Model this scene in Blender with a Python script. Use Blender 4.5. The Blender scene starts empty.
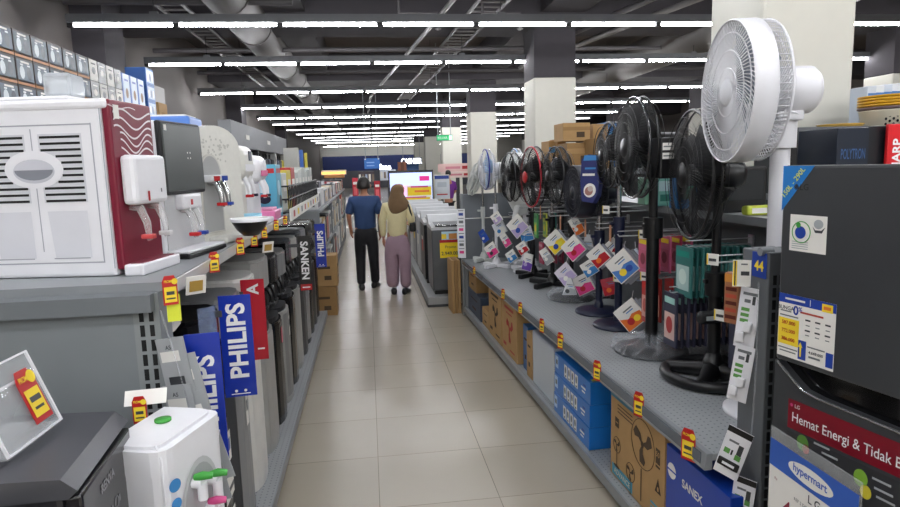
import bpy, bmesh, math, random
from mathutils import Vector, Matrix
random.seed(7)
PI = math.pi
S = bpy.context.scene
COL = S.collection

# ---------------------------------------------------------------- camera, world, exposure
F_PX, CX, CY, CAM_H = 630.0, 450.0, 253.5, 1.70
_y = Vector((367 - CX, 168 - CY, F_PX)).normalized()
_z = -_y.cross(Vector((1, -0.0294, 0))).normalized()
if _z.y > 0: _z = -_z
_x = _y.cross(_z)
RW_ = Matrix((_x, _y, _z))                       # camera axes -> world
def ray(px, py): return RW_ @ Vector((px - CX, py - CY, F_PX))
def atY(px, py, y):
    d = ray(px, py); return Vector((0, 0, CAM_H)) + d * (y / d.y)
def atX(px, py, x):
    d = ray(px, py); return Vector((0, 0, CAM_H)) + d * (x / d.x)
def atZ(px, py, z):
    d = ray(px, py); return Vector((0, 0, CAM_H)) + d * ((z - CAM_H) / d.z)
cd = bpy.data.cameras.new('camera'); cam = bpy.data.objects.new('camera', cd); COL.objects.link(cam)
cd.sensor_width = 36; cd.lens = F_PX / 900 * 36; cd.clip_end = 200; cd.clip_start = .05
r_, u_, b_ = RW_ @ Vector((1, 0, 0)), RW_ @ Vector((0, -1, 0)), RW_ @ Vector((0, 0, -1))
cam.matrix_world = Matrix(((r_.x, u_.x, b_.x, 0), (r_.y, u_.y, b_.y, 0), (r_.z, u_.z, b_.z, CAM_H), (0, 0, 0, 1)))
S.camera = cam
w = bpy.data.worlds.new('world'); S.world = w; w.use_nodes = True
w.node_tree.nodes['Background'].inputs[0].default_value = (.8, .85, .9, 1)
w.node_tree.nodes['Background'].inputs[1].default_value = .15
S.view_settings.view_transform = 'Standard'; S.view_settings.look = 'None'
S.view_settings.exposure = 0.42; S.view_settings.gamma = 1.0; S.view_settings.use_curve_mapping = False
TUBE_L = 62.0
S.cycles.sample_clamp_indirect = 3.0; S.cycles.caustics_reflective = False; S.cycles.caustics_refractive = False

# ---------------------------------------------------------------- materials
def lin(h):
    h = h.lstrip('#'); o = []
    for i in (0, 2, 4):
        c = int(h[i:i+2], 16) / 255; o.append(c / 12.92 if c <= .04045 else ((c + .055) / 1.055) ** 2.4)
    return (*o, 1)
MATS = {}
def mat(h, rough=.5, metal=0., var=.06, scale=9., coat=0., bump=0.):
    k = (h, rough, metal, var, scale, coat, bump)
    if k in MATS: return MATS[k]
    m = bpy.data.materials.new('paint_' + h.strip('#')); m.use_nodes = True
    nt = m.node_tree; p = nt.nodes['Principled BSDF']
    p.inputs['Roughness'].default_value = rough; p.inputs['Metallic'].default_value = metal
    if coat: p.inputs['Coat Weight'].default_value = coat; p.inputs['Coat Roughness'].default_value = .05
    c = lin(h)
    tc = nt.nodes.new('ShaderNodeTexCoord'); nz = nt.nodes.new('ShaderNodeTexNoise'); nz.inputs['Scale'].default_value = scale
    nz.inputs['Detail'].default_value = 3
    nt.links.new(tc.outputs['Object'], nz.inputs['Vector'])
    mx = nt.nodes.new('ShaderNodeMix'); mx.data_type = 'RGBA'
    mx.inputs[6].default_value = tuple(v * (1 - var) for v in c[:3]) + (1,)
    mx.inputs[7].default_value = tuple(min(1, v * (1 + var)) for v in c[:3]) + (1,)
    nt.links.new(nz.outputs['Fac'], mx.inputs[0]); nt.links.new(mx.outputs[2], p.inputs['Base Color'])
    if bump:
        b = nt.nodes.new('ShaderNodeBump'); b.inputs['Strength'].default_value = bump; b.inputs['Distance'].default_value = .01
        nt.links.new(nz.outputs['Fac'], b.inputs['Height']); nt.links.new(b.outputs[0], p.inputs['Normal'])
    MATS[k] = m; return m
def emit(h, s):
    k = ('e', h, s)
    if k in MATS: return MATS[k]
    m = bpy.data.materials.new('lamp_' + h.strip('#')); m.use_nodes = True
    p = m.node_tree.nodes['Principled BSDF']; p.inputs['Base Color'].default_value = lin(h)
    p.inputs['Emission Color'].default_value = lin(h); p.inputs['Emission Strength'].default_value = s
    MATS[k] = m; return m
def clear(tint, a, rough=.08):
    k = ('c', tint, a)
    if k in MATS: return MATS[k]
    m = bpy.data.materials.new('clear_plastic'); m.use_nodes = True; nt = m.node_tree
    p = nt.nodes['Principled BSDF']; p.inputs['Base Color'].default_value = lin(tint); p.inputs['Roughness'].default_value = rough
    t = nt.nodes.new('ShaderNodeBsdfTransparent'); mx = nt.nodes.new('ShaderNodeMixShader'); fr = nt.nodes.new('ShaderNodeLayerWeight')
    fr.inputs[0].default_value = .35
    ad = nt.nodes.new('ShaderNodeMath'); ad.operation = 'MULTIPLY_ADD'; ad.inputs[1].default_value = .35; ad.inputs[2].default_value = a
    ad.use_clamp = True
    nt.links.new(fr.outputs['Facing'], ad.inputs[0]); nt.links.new(ad.outputs[0], mx.inputs[0])
    nt.links.new(t.outputs[0], mx.inputs[1]); nt.links.new(p.outputs[0], mx.inputs[2])
    nt.links.new(mx.outputs[0], nt.nodes['Material Output'].inputs[0]); MATS[k] = m; return m
def perforated(h, hole, n):
    m = bpy.data.materials.new('perforated_steel'); m.use_nodes = True; nt = m.node_tree; p = nt.nodes['Principled BSDF']
    tc = nt.nodes.new('ShaderNodeTexCoord'); sc = nt.nodes.new('ShaderNodeVectorMath'); sc.operation = 'SCALE'; sc.inputs['Scale'].default_value = n
    fr = nt.nodes.new('ShaderNodeVectorMath'); fr.operation = 'FRACTION'
    sp = nt.nodes.new('ShaderNodeSeparateXYZ'); cb = nt.nodes.new('ShaderNodeCombineXYZ')
    ds = nt.nodes.new('ShaderNodeVectorMath'); ds.operation = 'DISTANCE'; ds.inputs[1].default_value = (.5, .5, 0)
    lt = nt.nodes.new('ShaderNodeMath'); lt.operation = 'LESS_THAN'; lt.inputs[1].default_value = .15
    mx = nt.nodes.new('ShaderNodeMix'); mx.data_type = 'RGBA'; mx.inputs[6].default_value = lin(h); mx.inputs[7].default_value = lin(hole)
    L = nt.links.new
    L(tc.outputs['Object'], sc.inputs[0]); L(sc.outputs[0], fr.inputs[0]); L(fr.outputs[0], sp.inputs[0])
    L(sp.outputs[0], cb.inputs[0]); L(sp.outputs[1], cb.inputs[1]); L(cb.outputs[0], ds.inputs[0]); L(ds.outputs['Value'], lt.inputs[0])
    L(lt.outputs[0], mx.inputs[0]); L(mx.outputs[2], p.inputs['Base Color']); p.inputs['Roughness'].default_value = .38
    return m
WHITE = mat('#eeeef2', .35); CREAM = mat('#dedcd2', .35); BLACK = mat('#0e0e10', .35); MBLACK = mat('#17171a', .55)
GLOSSK = mat('#08080a', .12, coat=.5); DGREY = mat('#3a3c3f', .45); GREY = mat('#6d7174', .45); LGREY = mat('#a9adb0', .4)
SILVER = mat('#9b9b9a', .28, .75); CHROME = mat('#c8c8c8', .18, 1.); STEEL = mat('#85898c', .42, .2); SHELF = mat('#8c9093', .4, .15)
PERF = perforated('#9a9ea0', '#6a6d70', 36); RED = mat('#b4161c', .4); YEL = mat('#f2d433', .5); BLUE = mat('#1d3f9c', .4)
KRAFT = mat('#b08c5c', .75, var=.1, scale=14); KRAFT2 = mat('#9a784b', .75, var=.1, scale=14); INK = mat('#3b2c1c', .8)
PAPER = mat('#eceae4', .6); NAVY = mat('#141a34', .4); PLAST = clear('#e8ecf0', .10); WRAP = clear('#dfe6ee', .22)
BROWNDK = mat('#2c2320', .5); SLOT = mat('#08090a', .8); GREEN = mat('#3c9a3a', .4); PINK = mat('#d24f8a', .45)
ORANGE = mat('#e07b28', .5); TEAL = mat('#2f6b68', .45); LBLUE = mat('#3f86c4', .4)

# ---------------------------------------------------------------- mesh builder
_bx, _gl = {}, {}
def _bevbox(w, d, h, b, seg):
    k = (round(w, 4), round(d, 4), round(h, 4), b, seg)
    if k in _bx: return _bx[k]
    bm = bmesh.new(); bmesh.ops.create_cube(bm, size=1)
    for v in bm.verts: v.co = Vector((v.co.x * w, v.co.y * d, v.co.z * h))
    bmesh.ops.bevel(bm, geom=list(bm.edges), offset=min(b, w * .45, d * .45, h * .45), segments=seg, profile=.5, affect='EDGES')
    bm.verts.index_update(); r = ([tuple(v.co) for v in bm.verts], [[v.index for v in f.verts] for f in bm.faces]); bm.free()
    _bx[k] = r; return r
def _glyph(s, bold):
    k = (s, bold)
    if k in _gl: return _gl[k]
    c = bpy.data.curves.new('t', 'FONT'); c.body = s; c.size = 1; c.resolution_u = 3; c.offset = bold; c.align_x = 'CENTER'
    o = bpy.data.objects.new('t', c); COL.objects.link(o)
    me = bpy.data.meshes.new_from_object(o.evaluated_get(bpy.context.evaluated_depsgraph_get()))
    xs = [v.co.x for v in me.vertices] or [0]; ys = [v.co.y for v in me.vertices] or [0]
    cx, cy, h = (min(xs) + max(xs)) / 2, (min(ys) + max(ys)) / 2, max(.01, max(ys) - min(ys))
    r = ([((v.co.x - cx), (v.co.y - cy), 0) for v in me.vertices], [list(p.vertices) for p in me.polygons], max(xs) - min(xs), h)
    bpy.data.objects.remove(o); bpy.data.curves.remove(c); bpy.data.meshes.remove(me); _gl[k] = r; return r
def frame(o, x, n):
    """local x along x, local z along the normal n, local y upright"""
    x = Vector(x).normalized(); n = Vector(n).normalized(); y = n.cross(x); y.normalize(); x = y.cross(n)
    o = Vector(o); return Matrix(((x.x, y.x, n.x, o.x), (x.y, y.y, n.y, o.y), (x.z, y.z, n.z, o.z), (0, 0, 0, 1)))
def T(x=0, y=0, z=0, rx=0, ry=0, rz=0):
    return Matrix.Translation((x, y, z)) @ Matrix.Rotation(rz, 4, 'Z') @ Matrix.Rotation(ry, 4, 'Y') @ Matrix.Rotation(rx, 4, 'X')
class MB:
    def __init__(s, M=None): s.v = []; s.f = []; s.mi = []; s.sm = []; s.mats = []; s.M = M or Matrix()
    def add(s, vs, fs, m, M=None, smooth=False):
        if m not in s.mats: s.mats.append(m)
        i, n = s.mats.index(m), len(s.v); X = s.M @ M if M else s.M
        s.v += [tuple(X @ Vector(v)) for v in vs]; s.f += [[n + j for j in f] for f in fs]
        s.mi += [i] * len(fs); s.sm += [smooth] * len(fs); return s
    def box(s, x0, x1, y0, y1, z0, z1, m, bev=0., M=None, seg=2):
        c = Matrix.Translation(((x0 + x1) / 2, (y0 + y1) / 2, (z0 + z1) / 2)); w, d, h = x1 - x0, y1 - y0, z1 - z0
        if bev: vs, fs = _bevbox(w, d, h, bev, seg)
        else:
            vs = [(x * w / 2, y * d / 2, z * h / 2) for x in (-1, 1) for y in (-1, 1) for z in (-1, 1)]
            fs = [(0, 1, 3, 2), (4, 6, 7, 5), (0, 4, 5, 1), (2, 3, 7, 6), (0, 2, 6, 4), (1, 5, 7, 3)]
        return s.add(vs, fs, m, (M or Matrix()) @ c, smooth=False)
    def tube(s, path, r, m, n=8, closed=False, caps=True, M=None):
        P = [Vector(p) for p in path]; k = len(P); rs = r if isinstance(r, (list, tuple)) else [r] * k; vs = []; fs = []; a = None
        for i, p in enumerate(P):
            t = (P[(i + 1) % k] - P[i - 1]) if closed else (P[min(i + 1, k - 1)] - P[max(i - 1, 0)])
            if t.length < 1e-9: t = Vector((0, 0, 1))
            t.normalize()
            if a is None: a = t.cross(Vector((0, 0, 1)) if abs(t.z) < .9 else Vector((1, 0, 0)))
            a = a - t * a.dot(t); a.normalize(); b = t.cross(a)
            for j in range(n):
                q = 2 * PI * j / n; vs.append(p + a * (math.cos(q) * rs[i]) + b * (math.sin(q) * rs[i]))
        for i in range(k if closed else k - 1):
            for j in range(n):
                i2, j2 = (i + 1) % k, (j + 1) % n; fs.append((i * n + j, i * n + j2, i2 * n + j2, i2 * n + j))
        s.add(vs, fs, m, M, True)
        if caps and not closed: s.add(vs[:n], [list(range(n))[::-1]], m, M); s.add(vs[-n:], [list(range(n))], m, M)
        return s
    def cyl(s, p0, p1, r0, m, r1=None, n=16, M=None): return s.tube([p0, p1], [r0, r0 if r1 is None else r1], m, n, M=M)
    def lathe(s, prof, m, n=32, M=None, smooth=True):
        vs = [(r * math.cos(2 * PI * j / n), r * math.sin(2 * PI * j / n), z) for r, z in prof for j in range(n)]
        fs = [(i * n + j, i * n + (j + 1) % n, (i + 1) * n + (j + 1) % n, (i + 1) * n + j) for i in range(len(prof) - 1) for j in range(n)]
        return s.add(vs, fs, m, M, smooth)
    def prism(s, pts, h, m, M=None, smooth=False):
        n = len(pts); vs = [(x, y, 0) for x, y in pts] + [(x, y, h) for x, y in pts]
        s.add(vs, [list(range(n))[::-1], list(range(n, 2 * n))], m, M)
        return s.add(vs, [(i, (i + 1) % n, n + (i + 1) % n, n + i) for i in range(n)], m, M, smooth)
    def rect(s, M, x, y, w, h, m, z=.0012):
        return s.add([(x - w / 2, y - h / 2, z), (x + w / 2, y - h / 2, z), (x + w / 2, y + h / 2, z), (x - w / 2, y + h / 2, z)], [(0, 1, 2, 3)], m, M)
    def disc(s, M, x, y, rx, ry, m, z=.0016, n=20):
        return s.add([(x + rx * math.cos(2 * PI * i / n), y + ry * math.sin(2 * PI * i / n), z) for i in range(n)], [list(range(n))], m, M)
    def poly(s, M, pts, m, z=.0016): return s.add([(x, y, z) for x, y in pts], [list(range(len(pts)))], m, M)
    def text(s, st, M, x, y, h, m, z=.002, bold=.02, maxw=None, rot=0, sx=1.):
        vs, fs, wd, hh = _glyph(st, bold); k = h / hh
        kx = k * sx
        if maxw and wd * kx > maxw: kx = maxw / wd
        c, sn = math.cos(rot), math.sin(rot)
        return s.add([(x + a * kx * c - b * k * sn, y + a * kx * sn + b * k * c, z) for a, b, _ in vs], fs, m, M)
    def build(s, name, parent=None, loc=None, rz=0, label=None, cat=None, group=None, kind=None):
        me = bpy.data.meshes.new(name); me.from_pydata(s.v, [], s.f)
        for m in s.mats: me.materials.append(m)
        me.polygons.foreach_set('material_index', s.mi); me.polygons.foreach_set('use_smooth', s.sm); me.update()
        o = bpy.data.objects.new(name, me); COL.objects.link(o)
        if parent: o.parent = parent
        if loc is not None: o.location = loc
        if rz: o.rotation_euler = (0, 0, rz)
        tag(o, label, cat, group, kind); return o
def tag(o, label=None, cat=None, group=None, kind=None):
    for k, v in (('label', label), ('category', cat), ('group', group), ('kind', kind)):
        if v: o[k] = v
    return o
def thing(name, label, cat, loc=(0, 0, 0), rz=0, group=None):
    o = bpy.data.objects.new(name, None); o.empty_display_size = .1; COL.objects.link(o)
    o.location = loc; o.rotation_euler = (0, 0, rz); return tag(o, label, cat, group)
def dup(root, loc, rz=None, label=None, group=None):
    r = root.copy(); COL.objects.link(r); r.location = loc
    if rz is not None: r.rotation_euler = (0, 0, rz)
    tag(r, label, None, group)
    for ch in list(root.children):
        c = ch.copy(); COL.objects.link(c); c.parent = r
        for g in list(ch.children):
            d = g.copy(); COL.objects.link(d); d.parent = c
    return r
def one(mb, name, label, cat, loc=(0, 0, 0), rz=0, group=None): return mb.build(name, None, loc, rz, label, cat, group)
def tp(name, label, cat, loc, rz, parts, group=None):
    t = thing(name, label, cat, loc, rz, group)
    for n, b in parts: b.build(n, t)
    return t
# right-hand shelving runs a touch off the aisle's line: u into the shelf, v along it
RA = .028; RO = Vector((1.235, 0, 0))
def R(u, v, z): return Vector((RO.x + u * math.cos(RA) - v * math.sin(RA), u * math.sin(RA) + v * math.cos(RA), z))
def uv(p):
    d = p - RO; return Vector((d.x * math.cos(RA) + d.y * math.sin(RA), -d.x * math.sin(RA) + d.y * math.cos(RA), p.z))
NX, NY = Vector((1, 0, 0)), Vector((0, 1, 0))

# ---------------------------------------------------------------- the room
XL, XR, YB, YF, ZC = -3.95, 16.0, 56.0, -5.0, 4.7
def floor_mat():
    m = bpy.data.materials.new('floor_tiles'); m.use_nodes = True; nt = m.node_tree; p = nt.nodes['Principled BSDF']; L = nt.links.new
    tc = nt.nodes.new('ShaderNodeTexCoord'); mp = nt.nodes.new('ShaderNodeMapping'); mp.inputs['Location'].default_value = (.015, -.09, 0)
    bk = nt.nodes.new('ShaderNodeTexBrick'); bk.offset = 0; bk.squash = 1
    bk.inputs['Scale'].default_value = 1; bk.inputs['Brick Width'].default_value = .614; bk.inputs['Row Height'].default_value = .58
    bk.inputs['Mortar Size'].default_value = .002; bk.inputs['Mortar Smooth'].default_value = .2
    bk.inputs['Color1'].default_value = lin('#b3aa9a'); bk.inputs['Color2'].default_value = lin('#ada494'); bk.inputs['Mortar'].default_value = lin('#716c62')
    nz = nt.nodes.new('ShaderNodeTexNoise'); nz.inputs['Scale'].default_value = 1.7; nz.inputs['Detail'].default_value = 6
    m2 = nt.nodes.new('ShaderNodeMix'); m2.data_type = 'RGBA'; m2.blend_type = 'MULTIPLY'; m2.inputs[0].default_value = .3
    L(tc.outputs['Object'], mp.inputs[0]); L(mp.outputs[0], bk.inputs['Vector']); L(tc.outputs['Object'], nz.inputs['Vector'])
    gr = nt.nodes.new('ShaderNodeMapRange'); gr.inputs[3].default_value = .7; gr.inputs[4].default_value = 1.2; L(nz.outputs['Fac'], gr.inputs[0]); L(bk.outputs['Color'], m2.inputs[6]); L(gr.outputs[0], m2.inputs[7])
    L(m2.outputs[2], p.inputs['Base Color'])
    rr = nt.nodes.new('ShaderNodeMapRange'); rr.inputs[3].default_value = .16; rr.inputs[4].default_value = .34
    L(nz.outputs['Fac'], rr.inputs[0]); p.inputs['Roughness'].default_value = .25; p.inputs['Specular IOR Level'].default_value = .45
    return m
def struct(b, name): return b.build(name, kind='structure')
FLOORM = floor_mat(); CEIL = mat('#57504d', .9, var=.15, scale=.8); WALLG = mat('#7f7976', .85, var=.05, scale=1.); WALLW = mat('#e6e4da', .8)
struct(MB().box(XL, XR, YF, YB, -.1, 0, FLOORM), 'floor')
struct(MB().box(XL, XR, YF, YB, ZC, ZC + .1, CEIL), 'ceiling')
struct(MB().box(XL - .1, XL, YF, YB, 0, ZC, WALLG), 'wall_left')
struct(MB().box(XR, XR + .1, YF, YB, 0, ZC, WALLG), 'wall_right')
struct(MB().box(XL, XR, YF - .1, YF, 0, ZC, WALLW), 'wall_front')
b = MB().box(XL, XR, YB, YB + .1, 0, ZC, WALLW); struct(b, 'wall_back')
# the shop fronts on the back wall: a blue fascia band with lit letters
FAS = mat('#1a2f6e', .5)
f = MB().box(XL + .2, 9., YB - .5, YB - .02, 1.5, 2.75, FAS).box(XL + .2, 9., YB - .5, YB - .02, 0, 1.5, mat('#5c5f66', .6))
struct(f, 'trim_1')
DARKB = mat('#454246', .9); 
for i, (y0, y1, z0) in enumerate(((4.9, 5.5, 4.1), (10.5, 11.7, 4.0), (17.3, 18.5, 4.0), (24, 25.2, 4.0), (31, 32.2, 4.), (38, 39.2, 4.))):
    struct(MB().box(XL, XR, y0, y1, z0, ZC, DARKB), 'ceiling_beam')
for x0 in (-1.6, 2.95, 9.6):
    struct(MB().box(x0, x0 + .75, YF, YB, 4.15, ZC, DARKB), 'ceiling_beam')
COLM = mat('#dcdacf', .7, var=.03)
for y in (4.43, 10.8, 17.6, 24.3, 31.5, 38.5):
    for x in (2.9, 9.7):
        z1 = 3.15 if y > 5 else 4.1
        c = MB().box(x, x + .75, y, y + .72, 0, z1, COLM, .03)
        if y > 5: c.box(x + .01, x + .74, y + .01, y + .71, z1, 4.15, DARKB)
        struct(c, 'column')
for y in (9.6, 19.2, 29):       # pilasters on the left wall
    struct(MB().box(XL, XL + .42, y, y + .75, 0, 4.3, DARKB), 'wall_left_pilaster')
struct(MB().box(XL, XL + .02, YF, YB, 0, .1, DGREY), 'baseboard_left')

# ---------------------------------------------------------------- ceiling lights, ducts, trays
RAIL = mat('#66686b', .5); TUBE = emit('#fafbff', TUBE_L); ENDC = mat('#2b2b2d', .5)
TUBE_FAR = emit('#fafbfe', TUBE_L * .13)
def light_row(y, x0, x1, label):
    t = thing('ceiling_light', label, 'ceiling light', (0, y, 3.5), 0, 'rows of tube lights')
    MB().box(x0, x1, -.06, .06, .035, .135, RAIL).build('rail', t)
    n = int((x1 - x0) / 1.25); p = (x1 - x0) / n
    for i in range(n):
        a = x0 + i * p
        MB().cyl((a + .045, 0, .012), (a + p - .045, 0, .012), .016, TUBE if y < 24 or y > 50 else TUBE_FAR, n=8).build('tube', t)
    for i in range(n + 1):
        a = min(max(x0 + i * p, x0 + .03), x1 - .03); MB().box(a - .035, a + .035, -.03, .03, -.015, .036, ENDC).build('lamp_holder', t)
    k = max(2, int((x1 - x0) / 3.6))
    for i in range(k): a = x0 + 1. + (x1 - x0 - 2) * i / (k - 1); MB().cyl((a, 0, .13), (a, 0, ZC - 3.5), .006, ENDC, n=5).box(a - .05, a + .05, -.03, .03, .135, .17, RAIL).build('hanger_wire', t)
ORD = ['first', 'second', 'third', 'fourth', 'fifth', 'sixth', 'seventh', 'eighth', 'ninth', 'tenth', 'eleventh', 'twelfth', 'thirteenth']
rows = [(8.45, -3.5), (11.45, -3.6), (15.6, -3.8), (19.4, -3.8), (23.2, -3.75), (26.2, -3.7), (30, -3.7), (33.8, -3.6), (37.6, -3.6), (41.4, -3.5), (45.2, -3.5), (52.8, -3.5)]
for i, (y, x0) in enumerate(rows):
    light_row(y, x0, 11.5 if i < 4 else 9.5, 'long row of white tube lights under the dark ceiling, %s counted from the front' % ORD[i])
for y, lb in ((4.7, 'row of white tube lights above the near shelves'), (1.9, 'added unseen row of white tube lights above the viewer'), (-.2, 'row of white tube lights just behind the viewer'), (-2.1, 'added unseen row of white tube lights farther behind the viewer'), (-4, 'rearmost row of white tube lights')): light_row(y, -3.4, 6.6, lb)  # in-between rows above and farther behind the viewer added to brighten viewer-facing surfaces

DUCT = mat('#605c59', .6)
b = MB().tube([(-1.75, y, 4.05) for y in range(6, 50, 4)], .3, DUCT, 20)
for y in range(7, 50, 2): b.tube([(-1.75, y, 4.05), (-1.75, y + .07, 4.05)], .312, DUCT, 20)
one(b, 'ventilation_duct', 'round grey ventilation duct running along the ceiling on the left', 'duct')
b = MB().tube([(6.4, y, 4.05) for y in range(6, 50, 4)], .38, DUCT, 20)
one(b, 'ventilation_duct', 'wide grey duct under the ceiling right of the cream columns', 'duct')
PIPE = mat('#5b585a', .5); PIPEL = mat('#7b7877', .5)
def tray(p0, p1, w_, label):
    p0, p1 = Vector(p0), Vector(p1); d = (p1 - p0); n = int(d.length / .28); d.normalize(); s_ = d.cross(Vector((0, 0, 1))).normalized() * (w_ / 2)
    t = thing('cable_tray', label, 'cable tray')
    for sg in (1, -1): MB().tube([p0 + s_ * sg, p1 + s_ * sg], .03, PIPE, 6).build('side_rail', t)
    for i in range(n): q = p0 + d * (i * .28 + .1); MB().tube([q + s_, q - s_], .016, PIPEL, 5).build('rung', t)
    for i in range(4): q = p0 + d * (i + .5) * ((p1 - p0).length / 4); MB().tube([q + s_, (q.x + s_.x, q.y + s_.y, ZC)], .01, PIPE, 5).build('hanger_rod', t)
tray((2.0, 6., 3.98), (1.35, 22, 3.98), .42, 'ladder shaped cable tray under the ceiling right of the middle of the aisle')
tray((-2.6, 6., 4.0), (-2.5, 30, 4.0), .35, 'ladder shaped cable tray under the ceiling beside the round duct on the left')
def pipe(path, r, m, label): one(MB().tube(path, r, m, 8), 'ceiling_pipe', label, 'pipe')
pipe([(1.45, 6, 3.85), (.2, 20, 3.85), (.1, 30, 3.85)], .035, PIPEL, 'thin pale pipe slanting over the middle of the aisle')
pipe([(4.6, 6.5, 4.0), (3.4, 14, 4.0)], .05, PIPE, 'dark pipe slanting under the ceiling beside the second cream column')
pipe([(5.2, 6.5, 3.95), (3.7, 15, 3.95)], .05, PIPEL, 'pale pipe beside the dark slanting pipe near the second cream column')
pipe([(-3.8, 12.6, 3.95), (9, 12.6, 3.95)], .045, PIPE, 'dark pipe crossing the aisle under the ceiling behind the second light row')
pipe([(-3.8, 15.7, 4.0), (9, 15.7, 4.0)], .05, PIPE, 'dark pipe crossing the aisle under the ceiling behind the third light row')
pipe([(-3.8, 9.1, 3.95), (-.9, 9.1, 3.95)], .045, PIPE, 'short dark pipe crossing under the round duct')
for (x, y, lb) in ((.55, 9.3, 'square loop of dark sprinkler pipe left of the slanting pale pipe'), (1.75, 9.3, 'square loop of dark sprinkler pipe right of the slanting pale pipe')):
    one(MB().tube([(x, y, ZC), (x, y, 3.85), (x + .55, y, 3.85), (x + .55, y, 3.65)], .025, PIPE, 6).lathe([(.02, 0), (.05, .02), (.0, .03)], PIPEL, 10, T(x + .55, y, 3.62)), 'sprinkler_pipe', lb, 'pipe')

# ---------------------------------------------------------------- shelving helpers
def slots(b, x, y0, z0, z1, face, m=SLOT, two=.022):
    """punched slot pairs on a post face pointing to -y"""
    n = int((z1 - z0) / .042)
    for i in range(n):
        z = z0 + i * .042
        for dx in (-two, two): b.box(x + dx - .006, x + dx + .006, y0 - .0015, y0 + .004, z, z + .032, m)
# ----- left gondola
LX, LY0, LY1 = -.55, 1.95, 7.15
t = thing('gondola_shelf', 'grey steel gondola shelving on the left with water dispensers on top and floor coolers below', 'shelf')
MB().box(-1.6, LX + .01, LY0, LY1, 0, .085, DGREY).box(-1.6, LX + .02, LY0, LY1, .085, .105, PERF).build('base_shelf', t)
MB().box(LX + .02, LX + .026, LY0, LY1, .05, .105, SHELF).build('kick_strip', t)
MB().box(-1.58, -.58, LY0 - .12, LY1, 1.375, 1.40, SHELF).build('top_shelf', t)
b = MB().prism([(0, 0), (.012, 0), (.03, .055), (.018, .055)], LY1 - LY0 + .1, SHELF, Matrix(((1, 0, 0, -.585), (0, 0, 1, LY0 - .1), (0, 1, 0, 1.352), (0, 0, 0, 1))))
RAILW = mat('#e2e5e8', .25)
b.prism([(.013, .006), (.0145, .004), (.031, .05), (.0295, .052)], LY1 - LY0 + .08, RAILW, Matrix(((1, 0, 0, -.583), (0, 0, 1, LY0 - .09), (0, 1, 0, 1.352), (0, 0, 0, 1))))
b.build('price_rail', t)
MB().box(-1.61, -1.58, LY0, LY1, .1, 1.38, GREY).build('back_panel', t)
for y in (3.0, 4.25, 5.5, 6.9):
    p = MB().box(-1.58, -1.52, y - .03, y + .03, .1, 1.375, DGREY); p.build('upright', t)
# ----- left end cap facing the viewer
ex0, ex1, ey = -1.75, -.56, 1.80
t = thing('end_cap_shelf', 'grey end cap shelf of the left gondola with slotted upright beside the hanging cards', 'shelf')
PANEL = mat('#7b8083', .5)
ex1 = -.59
MB().box(ex0, ex1 - .07, ey, ey + .03, .1, 1.33, PANEL).build('back_panel', t)
MB().box(ex0, -.6, ey - .035, ey + .03, 1.328, 1.376, mat('#6c7174', .45)).build('top_rail', t)
u = MB().box(ex1 - .07, ex1, ey, ey + .1, 0, 1.375, mat('#878c8d', .45)); slots(u, ex1 - .035, ey, .12, 1.36, 0, two=.013); u.build('upright', t)
u = MB().box(ex0 - .07, ex0, ey, ey + .1, 0, 1.375, STEEL); u.build('upright', t)
MB().box(ex0, -.38, 1.0, ey, .69, .72, SHELF, .004).build('shelf_board', t)
MB().box(ex0, -.42, 1.0, ey, .02, .10, SHELF, .004).build('base_shelf', t)
for x in (ex0 + .02, ex1 - .05): MB().prism([(0, 0), (.75, .0), (.75, .05), (0, .15)], .01, STEEL, Matrix(((0, 0, 1, x), (-1, 0, 0, ey), (0, 1, 0, .54), (0, 0, 0, 1)))).build('bracket', t)

# ----- right gondola (local u, v)
t = thing('gondola_shelf', 'grey steel gondola shelving on the right with fans on top and boxes below', 'shelf', RO, RA)
V0, V1 = 2.0, 6.95
MB().box(.04, .78, V0, V1, 0, .08, DGREY).box(-.01, .78, V0, V1, .08, .10, PERF).build('base_shelf', t)
MB().box(-.02, -.01, V0, V1, .045, .1, SHELF).build('kick_strip', t)
MB().box(.0, .76, V0, V1, .625, .65, PERF).build('upper_shelf', t)
b = MB().prism([(0, 0), (-.03, -.0), (-.022, .062), (0, .062)], V1 - V0, SHELF, Matrix(((1, 0, 0, 0), (0, 0, 1, V0), (0, 1, 0, .59), (0, 0, 0, 1))))
b.box(-.031, -.026, V0 + .03, V1 - .03, .603, .645, mat('#5d646d', .25)); b.build('price_rail', t)
MB().box(.76, .79, V0, V1, .1, 1.41, mat('#5f6265', .5)).build('back_panel', t)
MB().box(.6, .9, V0, V1, 1.40, 1.42, LGREY).box(.595, .605, V0, V1, 1.385, 1.425, SHELF).build('top_shelf', t)
for v in (V0 + .03, 3.3, 4.55, 5.8, V1 - .03):
    MB().box(.70, .76, v - .03, v + .03, .1, 1.40, DGREY).build('upright', t)
    MB().prism([(0, 0), (-.7, 0.06), (-.7, .085), (0, .13)], .008, DGREY, Matrix(((1, 0, 0, .74), (0, 0, 1, v), (0, 1, 0, .54), (0, 0, 0, 1)))).build('bracket', t)
MB().tube([(.02, V1 - .03, 0), (.02, V1 - .03, .62)], .022, STEEL, 8).build('end_post', t)
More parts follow.
